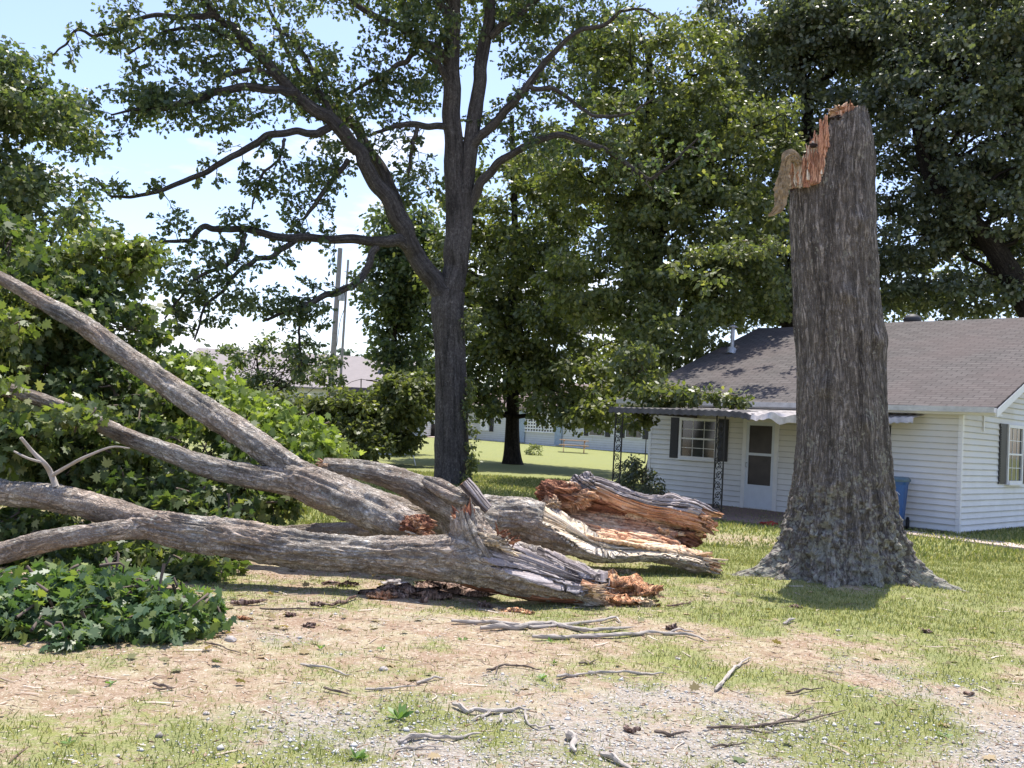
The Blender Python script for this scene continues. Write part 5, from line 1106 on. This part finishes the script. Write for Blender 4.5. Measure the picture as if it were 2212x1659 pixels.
# parked cars far away
def car(x, Y, lab, mat, name='parked_car', h=1.5, rz=0., ln=4.5):
    p = P(x, 945, Y); o = empty(name, (p[0], Y, float(ghill(Y))), rz, label=lab, cat='car'); 
    prof = [(-.5, .28), (-.5, .62), (-.44, .72), (-.30, .78), (-.22, 1.), (.14, 1.), (.30, .74), (.46, .66), (.5, .55), (.5, .28)]; V = []; n = len(prof)
    for s_ in (-.5, .5):
        for u, z in prof: V.append((u*ln, s_*1.75*(1 if z < .8 else .82), z*h))
    F = [tuple(range(n))[::-1], tuple(range(n, 2*n))]+[(i, (i+1) % n, n+(i+1) % n, n+i) for i in range(n)]
    bo = build('body', np.array(V), F, mat, o); bv = bo.modifiers.new('b', 'BEVEL'); bv.width = .06; bv.segments = 2
    m = MB(); m.box((-.2*ln, -.80, .8*h), (.16*ln, .80, .95*h)); m.build('side_window', M['glass'], o)
    for sx in (-.31, .31):
        for sy in (-1, 1): m = MB(); m.tube([(sx*ln, sy*.9, .33), (sx*ln, sy*.66, .33)], .33, 18); m.build('wheel', M['rubber'], o)
car(897, 80, 'dark parked car seen between the shed and the oak trunk', M['cardark']); car(932, 92, 'white parked car partly hidden behind the oak trunk', M['carwhite'], h=1.7)
q = [P(770, 943, 74), P(960, 951, 74), P(960, 945, 100), P(770, 938, 100)]; quad_slab('driveway', q, .3, float(ghill(80))+.03, M['path'])

# ------------------------------------------------------------------ debris
def gp(x, y): g = G(x, y); g[2] = float(gh(g[0], g[1])); return g
def stick(pts, r, mat, label, name='fallen_stick', cat='stick', group='sticks lying on the yard', forks=()):
    P0 = [gp(x, y) for x, y in pts]; o = empty(name, P0[0], label=label, cat=cat, group=group) if False else None
    def one(pl, rr):
        pl = np.array(pl); kk = np.arange(len(pl)); m = 9*(len(pl)-1)+1; q_ = np.linspace(0, len(pl)-1, m); C = np.stack([np.interp(q_, kk, pl[:, e]) for e in range(3)], -1)
        t = np.arange(m); sd_ = int(pl[0][0]*977) % 97; C[:, 2] += rr*.6+.010*(1+noise(t*.25, 0, 0, sd_)); C[:, :2] += .55*rr*np.stack([noise(t*.35, 1, 0, sd_+5), noise(t*.35, 3, 0, sd_+6)], -1)
        q = rr*.8*np.interp(np.linspace(0, 1, m), [0, .03, .6, .95, 1], [.75, 1, .75, .4, .12])*(1+.22*noise(t*.8, 5, 0, 7)); return tube(C, q, 9, lambda T, S, R: R*(1+.35*fbm(np.cos(T)*1.5, np.sin(T)*1.5, S*22, 3, 3)))[:2]
    mb = MB(); V, F = one(P0, r); mb.add(V, F)
    for f in forks: V, F = one([gp(x, y) for x, y in f], r*.6); mb.add(V, F)
    l = np.array(P0[0]); mb.V = [tuple(np.array(v)-l) for v in mb.V]; o = mb.build(name, M[mat]); o.location = tuple(l); return tag(o, label, cat, group)
ST = [
 ([(975, 1352), (1060, 1350), (1150, 1360), (1260, 1352), (1330, 1340), (1342, 1347)], .02, 'twig_pale', 'long pale root like stick, topmost of the three long ones in mid yard', ()),
 ([(1040, 1366), (1120, 1362), (1190, 1352), (1260, 1368), (1320, 1366), (1370, 1362)], .027, 'twig_pale', 'thick pale stick lying between the two longest ones', ()),
 ([(1150, 1386), (1230, 1380), (1330, 1378), (1400, 1370), (1480, 1374), (1530, 1390)], .022, 'twig_pale', 'longest pale stick, lowest of the three in mid yard', ([(1440, 1372), (1470, 1364), (1500, 1368)],)),
 ([(980, 1528), (1010, 1542), (1060, 1540), (1120, 1536), (1145, 1538)], .017, 'twig_pale', 'knobby forked grey stick on the gravel edge', ([(1060, 1541), (1040, 1550), (1020, 1560)], [(1135, 1540), (1138, 1556), (1160, 1570), (1200, 1566)], [(1085, 1545), (1080, 1556), (1070, 1566)])),
 ([(860, 1602), (920, 1592), (980, 1592), (1040, 1586)], .016, 'twig_pale', 'long thin curved stick at the bottom left of the gravel', ()),
 ([(1525, 1566), (1600, 1567), (1680, 1562), (1760, 1552), (1830, 1535)], .011, 'twig', 'dark branched twig on the right part of the gravel', ([(1660, 1566), (1720, 1545), (1760, 1520)], [(1580, 1572), (1640, 1580), (1690, 1577)])),
 ([(1415, 1577), (1450, 1580), (1492, 1578)], .014, 'twig', 'short dark straight stick in the middle of the gravel', ()),
 ([(1535, 1610), (1580, 1602), (1620, 1605)], .008, 'twig', 'thin dark twig below the branched one', ([(1570, 1603), (1590, 1598)],)),
 ([(1345, 1570), (1365, 1576), (1385, 1574)], .022, 'wood_object_brown', 'stubby reddish brown stick piece on the gravel', ()),
 ([(1230, 1585), (1236, 1605), (1242, 1630)], .028, 'twig_pale', 'short pale root piece pointing towards the camera', ()),
 ([(1545, 1490), (1560, 1478), (1585, 1450), (1600, 1432), (1625, 1422)], .016, 'twig_pale', 'pale surface root curving through the dirt left of the bare patch', ()),
 ([(500, 1308), (540, 1309), (578, 1306)], .03, 'wood_object_brown', 'flat dark brown bark stick left in front of the fallen trunk', ()),
 ([(715, 1315), (745, 1308), (770, 1298)], .022, 'wood_object_brown', 'slanting grey brown stick in front of the fallen trunk', ([(690, 1312), (720, 1314)],)),
 ([(560, 1322), (640, 1322), (700, 1322)], .012, 'twig', 'thin straight twig lying in the dirt', ()),
 ([(650, 1440), (690, 1448), (720, 1455), (760, 1470)], .011, 'twig_pale', 'thin pale twig in the left dirt', ()),
 ([(440, 1395), (480, 1405), (520, 1415)], .008, 'twig', 'thin twig near the leafy pile', ()),
 ([(790, 1498), (850, 1492), (900, 1488)], .011, 'twig_pale', 'pale thin twig left of centre', ()),
 ([(1050, 1455), (1090, 1446), (1130, 1450), (1170, 1458)], .011, 'twig', 'bent thin twig in the centre grass', ([(1075, 1450), (1070, 1462)],)),
 ([(1270, 1459), (1330, 1457), (1400, 1455), (1440, 1455)], .013, 'twig_pale', 'straight pale stick right of centre', ()),
 ([(1200, 1470), (1240, 1464), (1290, 1460)], .014, 'twig_pale', 'pale stick piece left of the straight one', ()),
 ([(900, 1478), (930, 1470), (960, 1466)], .012, 'twig_pale', 'small pale curved twig', ()),
 ([(1250, 1440), (1272, 1436), (1290, 1428)], .01, 'twig', 'short twig angled up in the centre grass', ()),
 ([(330, 1480), (360, 1490), (375, 1500)], .012, 'twig', 'dark twig scrap in the left dirt', ([(340, 1495), (365, 1500)],)),
 ([(850, 1620), (900, 1612), (960, 1610)], .009, 'twig_pale', 'thin pale twig at bottom left of centre', ()),
 ([(1700, 1500), (1740, 1496), (1780, 1490)], .01, 'twig', 'thin twig beside the bare dirt patch', ()),
 ([(2080, 1502), (2105, 1500)], .018, 'wood_object_brown', 'short brown stick on the right gravel', ()),
 ([(1690, 1350), (1720, 1344)], .02, 'twig_pale', 'pale stick scrap in the grass before the broken trunk', ()),
 ([(1440, 1309), (1480, 1306), (1495, 1302)], .014, 'wood_object_brown', 'brown stick right of the orange fragments', ()),
 ([(700, 1500), (760, 1512)], .01, 'twig', 'small dark twig at left centre', ()),
 ([(1300, 1630), (1340, 1650), (1370, 1668)], .02, 'twig_pale', 'pale stick at the bottom edge', ())]
for pts, r, mt, lb, fk in ST: stick(pts, r, mt, lb, forks=fk)
def chunk(x, y, s, mt, label, seed, group='wood fragments on the ground', name='wood_chunk', cat='wood fragment', rz=0., flat=.5, amp=.5, zo=.35, Y=None):
    g = gp(x, y); V, F = blobmesh((0, 0, 0), (s[0], s[1], s[2]), seed, amp, 26, 16, 2.6)
    V = np.array(V); V[:, 2] = np.maximum(V[:, 2], -s[2]*.5); V += np.stack([.15*s[0]*noise(V[:, 0]*30, V[:, 1]*60, V[:, 2]*60, seed+i) for i in range(3)], -1)
    o = build(name, V, F, M[mt], label=label, cat=cat, group=group); o.location = (g[0], g[1], g[2]+s[2]*zo); o.rotation_euler = (0, radians(random.Random(seed).uniform(-8, 8)), rz); return o
CH = [(1318, 1276, (.27, .17, .12), 'wood_object_orange', 'largest crumbly orange wood fragment beside the front trunk end', .3),
 (1392, 1284, (.16, .11, .08), 'wood_object_orange', 'orange brown fragment at the right tip of the fragment heap', -.5),
 (1325, 1303, (.30, .10, .055), 'wood_object_orange', 'long flat orange slab in front of the heap', .15),
 (1368, 1303, (.19, .07, .04), 'wood_pale_object', 'pale split slab on the front of the heap', .1),
 (1300, 1300, (.10, .09, .06), 'wood_object_orange', 'reddish fragment under the trunk end', 0),
 (1285, 1285, (.08, .08, .09), 'wood_object_brown', 'dark brown fragment against the trunk end', 1),
 (880, 1290, (.32, .12, .05), 'wood_object_brown', 'brown bark heap in the shadow below the front trunk', .3),
 (980, 1282, (.30, .12, .06), 'wood_object_brown', 'long brown bark slab below the trunk crotch', -.1),
 (1040, 1268, (.22, .08, .05), 'wood_object_orange', 'orange piece hanging just under the trunk', .1),
 (830, 1296, (.13, .07, .04), 'wood_object_orange', 'orange red chips at the left end of the bark heap', .5),
 (728, 1268, (.18, .05, .025), 'wood_object_brown', 'flat pinkish bark strip between the shadow bands', .05),
 (850, 1262, (.09, .05, .03), 'stone', 'grey lump in the shadow below the trunk', .2),
 (1048, 1303, (.05, .04, .035), 'wood_object_brown', 'dark grey chunk in front of the front trunk', .2),
 (915, 1303, (.03, .03, .04), 'wood_object_brown', 'small brown knob in front of the shadow', .2),
 (680, 1312, (.05, .03, .02), 'wood_object_brown', 'small flat brown piece at left', .2),
 (625, 1338, (.04, .03, .02), 'wood_object_brown', 'small dark brown chip left of centre', .9),
 (668, 1356, (.045, .03, .022), 'wood_object_brown', 'brown chip below the thin straight twig', .3),
 (530, 1340, (.06, .03, .015), 'wood_object_orange', 'flat reddish chip near the leafy pile', .3),
 (1110, 1316, (.12, .05, .02), 'wood_object_orange', 'thin orange flake in front of the heap', .2),
 (1140, 1322, (.05, .03, .015), 'wood_object_orange', 'small orange flake right of the thin one', .2),
 (1450, 1362, (.04, .03, .03), 'wood_object_brown', 'round brown lump beside the long pale sticks', .2),
 (1520, 1232, (.10, .05, .03), 'wood_object_orange', 'orange sliver at the tip of the pale spar', .6),
 (1340, 1236, (.16, .05, .02), 'wood_pale_object', 'pale yellow sliver in the grass under the pale spar', .0),
 (1720, 1314, (.06, .04, .02), 'wood_object_brown', 'brown bark scrap before the broken trunk', .4),
 (2000, 1372, (.05, .04, .02), 'wood_object_brown', 'dark scrap on the grass at right', .4),
 (1660, 1136, (.15, .04, .04), 'red', 'red brick lying at the edge of the patio', .2)]
for q, (x, y, s, mt, lb, rz) in enumerate(CH): chunk(x, y, s, mt, lb, 400+q, rz=rz, amp=.75)
SN = [(498, 1388, .042, 'pale round stone lying alone in the left dirt'), (828, 1447, .03, 'flat pinkish stone left of centre'), (1365, 1267, .02, 'white pebble beside the orange fragments'), (1810, 1368, .02, 'small pale stone at the grass edge'), (445, 1545, .018, 'small stone in the lower left dirt'),
      (1895, 1560, .02, 'grey pebble in the green patch on gravel'), (1465, 1420, .02, 'pale pebble in the grass right of centre'), (1660, 1570, .02, 'dark pebble beside the branched twig'), (870, 1600, .025, 'rounded pebble by the curved stick')]
for q, (x, y, s, lb) in enumerate(SN): chunk(x, y, (s, s*.8, s*.6), 'stone' if q != 2 else 'white', lb, 500+q, 'stones on the ground', 'stone', 'stone', amp=.2, zo=.3)
# small scattered wood chips, gravel and grass (nobody could count them)
rng = np.random.default_rng(610)
def scatter(n, x0, x1, y0, y1, prob, p=1.):
    X = rng.uniform(x0, x1, n); Y = y0+(y1-y0)*rng.random(n)**p
    ok = np.abs(X-.0) < Y*.56+.5; X, Y = X[ok], Y[ok]; k = rng.random(len(X)) < prob(X, Y); return X[k], Y[k]
OCT = np.array([(1, 0, 0), (0, 1, 0), (-1, 0, 0), (0, -1, 0), (0, 0, 1), (0, 0, -1.)]); OF_ = np.array([(0, 1, 4), (1, 2, 4), (2, 3, 4), (3, 0, 4), (1, 0, 5), (2, 1, 5), (3, 2, 5), (0, 3, 5)])
def rocks(name, X, Y, size, mat, asp, **k):
    N = len(X); Z = gh(X, Y); a = rng.uniform(0, 2*pi, N); ca_, sa = np.cos(a), np.sin(a)
    v = OCT[None]*(1+rng.uniform(-.35, .35, (N, 6, 3))); v = v+rng.normal(0, .12, (N, 6, 3)); v = v*np.array(asp)*size[:, None, None]
    R = np.stack([v[..., 0]*ca_[:, None]-v[..., 1]*sa[:, None], v[..., 0]*sa[:, None]+v[..., 1]*ca_[:, None], v[..., 2]], -1)
    V = R+np.stack([X, Y, Z+size*asp[2]*.25], -1)[:, None]; F = (OF_[None]+np.arange(N)[:, None, None]*6).reshape(-1, 3)
    return build(name, V.reshape(-1, 3), F, mat, fattr=np.repeat(np.clip(rng.normal(.5, .25, N), 0, 1), 8), **k)
def rndmat(name, stops, rough=.9):
    t = NT(name); at = t.n('Attribute'); at.attribute_name = 'rnd'; t.col(t.ramp(at.outputs['Fac'], stops)); t.rough(rough, .2); return t.m
X, Y = scatter(110000, -6, 7, 3.7, 9, lambda x, y: np.clip(cover(x, y)[1]*.95-.15-.35*cover(x, y)[0], 0.0, .8)*np.clip(1.3-(y-4)*.13, .3, 1), 1.3)
rocks('gravel', X, Y, .0062*np.exp(rng.normal(0, .42, len(X))), rndmat('gravel stones', [(0., (.20, .17, .14)), (.35, (.38, .36, .33)), (.7, (.50, .49, .46)), (1., (.62, .61, .58))]), (1, .8, .6), kind='stuff', label='loose pale grey gravel scattered over the dirt in the foreground', cat='gravel')
X, Y = scatter(46000, -7, 8, 3.7, 13, lambda x, y: np.clip(.75-cover(x, y)[0]*.5, .08, 1)*(1-sst(11, 13, y)), 1.1)
rocks('wood_litter', X, Y, .012*rng.uniform(.4, 1.8, len(X)), rndmat('wood litter', [(0., (.10, .06, .04)), (.4, (.28, .18, .12)), (.7, (.5, .40, .29)), (1., (.68, .62, .50))]), (1.7, .35, .2), kind='stuff', label='bark crumbs and wood litter strewn over the dirt', cat='litter')
def grass(name, n, x0, x1, y0, y1, prob, h, wd, seed, label, p=1., mat='grass'):
    global rng
    rng = np.random.default_rng(seed); X, Y = scatter(n, x0, x1, y0, y1, prob, p); N = len(X); Z = gh(X, Y)-.005
    hh = h*rng.uniform(.4, 1.4, N)*(.6+.6*np.clip(cover(X, Y)[0], 0, 1)); a = rng.uniform(0, 2*pi, N); w_ = wd*rng.uniform(.6, 1.3, N)*(1+.06*(Y-5).clip(0)); b_ = rng.uniform(0, 2*pi, N); ln = rng.uniform(.1, .9, N)*hh
    base = np.stack([X, Y, Z], -1); sx = np.stack([np.cos(a), np.sin(a), 0*a], -1)*w_[:, None]; le = np.stack([np.cos(b_)*ln, np.sin(b_)*ln, hh], -1)
    V = np.stack([base-sx, base+sx, base+le*[.4, .4, .6]+sx*.8, base+le, base+le*[.4, .4, .6]-sx*.8], 1)
    keep = np.hypot(X-STX, Y-STY) > .55
    V = V[keep]; N = len(V); return build(name, V.reshape(-1, 3), np.arange(N*5).reshape(N, 5), M[mat], fattr=np.clip(rng.normal(.5, .28, N), 0, 1), kind='stuff', label=label, cat='grass')
grass('grass', 360000, -8, 9.5, 3.7, 15, lambda x, y: np.clip(cover(x, y)[0]*.9, .10, 1), .032, .0024, 611, 'short patchy grass growing over the yard', 1.25)
grass('far_grass', 120000, -11, 16, 14.5, 32, lambda x, y: .25+.75*np.clip(cover(x, y)[0], 0, 1), .06, .006, 612, 'mown lawn grass beyond the fallen trunks', 1.2)
# broad leaved weeds
def weed(x, y, n, s, label, up=.5):
    g = gp(x, y); r = np.random.default_rng(int(x*7+y)); a = np.arange(n)*2.4+r.random(); d = np.stack([np.cos(a), np.sin(a), np.full(n, up)+r.uniform(-.2, .5, n)], -1)
    o = leaves('weed', np.repeat([[0., 0, .005]], n, 0), d*2.5, s*.55*r.uniform(.6, 1.2, n), np.array([(0, 0), (.10, .3), (.17, .6), (.09, .88), (0, 1), (-.09, .88), (-.17, .6), (-.10, .3)]), M['leaf_weed'], r, None, .6, .35, label=label, cat='weed', group='weeds in the yard'); o.location = tuple(g)
for x, y, n, s, l, up in ((860, 1558, 9, .15, 'upright broad leaved weed at the gravel edge left of the forked stick', 1.), (770, 1640, 16, .11, 'dense green weed tuft at the bottom left of centre', .6), (690, 1400, 9, .09, 'weed left of centre in the dirt', .6), (825, 1405, 7, .09, 'weed with upright stem in the centre dirt', 1.2),
    (1170, 1470, 8, .10, 'weed beside the bent thin twig', .9), (1195, 1440, 8, .09, 'weed just above the bent twig', .7), (1190, 1390, 7, .08, 'weed below the long pale sticks', .6), (1000, 1385, 6, .09, 'flat pale weed near the long sticks', .3), (240, 1475, 8, .10, 'flat weed in the left grass', .4),
    (150, 1600, 8, .08, 'flat weed at the lower left corner', .4), (1395, 1300, 6, .12, 'thin weed standing before the orange fragments', 2.), (1840, 1490, 8, .09, 'weed in the green patch right of centre', .5), (2040, 1590, 9, .09, 'weed on the right gravel', .6), (430, 1285, 10, .16, 'taller leafy sprig right of the leafy pile', 1.4)):
    weed(x, y, n, s, l, up)

# loose leaves blown over the yard
rng = np.random.default_rng(640)
def lprob(x, y): c = G(330, 1330); return np.clip(.10+.9*np.exp(-((x-c[0])/1.6)**2-((y-c[1])/1.3)**2)+.5*np.exp(-((y-9.3)/.9)**2)*(x < 2.5), 0, 1)
X, Y = scatter(3200, -7, 6, 4.2, 11.5, lprob); pos = np.stack([X, Y, gh(X, Y)+.012], -1); a = rng.uniform(0, 2*pi, len(X))
leaves('fallen_leaves', pos, np.stack([np.cos(a), np.sin(a), .15+0*a], -1), .055*rng.uniform(.5, 1.5, len(X)), MAPLE, leafmat('loose leaves', (.10, .13, .05), (.26, .20, .10), (.42, .32, .20), .6, .3, .2), rng, None, .85, .5, kind='stuff', label='loose green and brown leaves scattered on the ground near the fallen crown', cat='leaves')
X, Y = scatter(1500, -6, 7, 4.0, 11, lambda x, y: np.clip(.9-cover(x, y)[0]*.5, .1, 1)); N = len(X); a = rng.uniform(0, pi, N); l = .02+.10*rng.random(N)**2.5; wd = .0022+.02*l
ax = np.stack([np.cos(a)*l, np.sin(a)*l, .004*rng.normal(0, 1, N)], -1); sd_ = np.stack([-np.sin(a)*wd, np.cos(a)*wd, 0*a], -1); c = np.stack([X, Y, gh(X, Y)+.006], -1); up = np.array([0, 0, 1.])*wd[:, None]*1.3; kn = sd_*rng.normal(0, 3, N)[:, None]
V = np.stack([c-ax-sd_, c-ax+sd_, c-ax+up, c+kn-sd_, c+kn+sd_, c+kn+up, c+ax-sd_*.4, c+ax+sd_*.4, c+ax+up*.4], 1)
F = np.array([(0, 3, 5, 2), (1, 2, 5, 4), (3, 6, 8, 5), (4, 5, 8, 7)])[None]+np.arange(N)[:, None, None]*9
build('twig_litter', V.reshape(-1, 3), F.reshape(-1, 4), rndmat('twig litter', [(0., (.12, .08, .06)), (.5, (.32, .25, .19)), (1., (.58, .50, .42))]), fattr=np.repeat(rng.random(N), 4), kind='stuff', label='thin broken twigs littering the dirt', cat='litter')
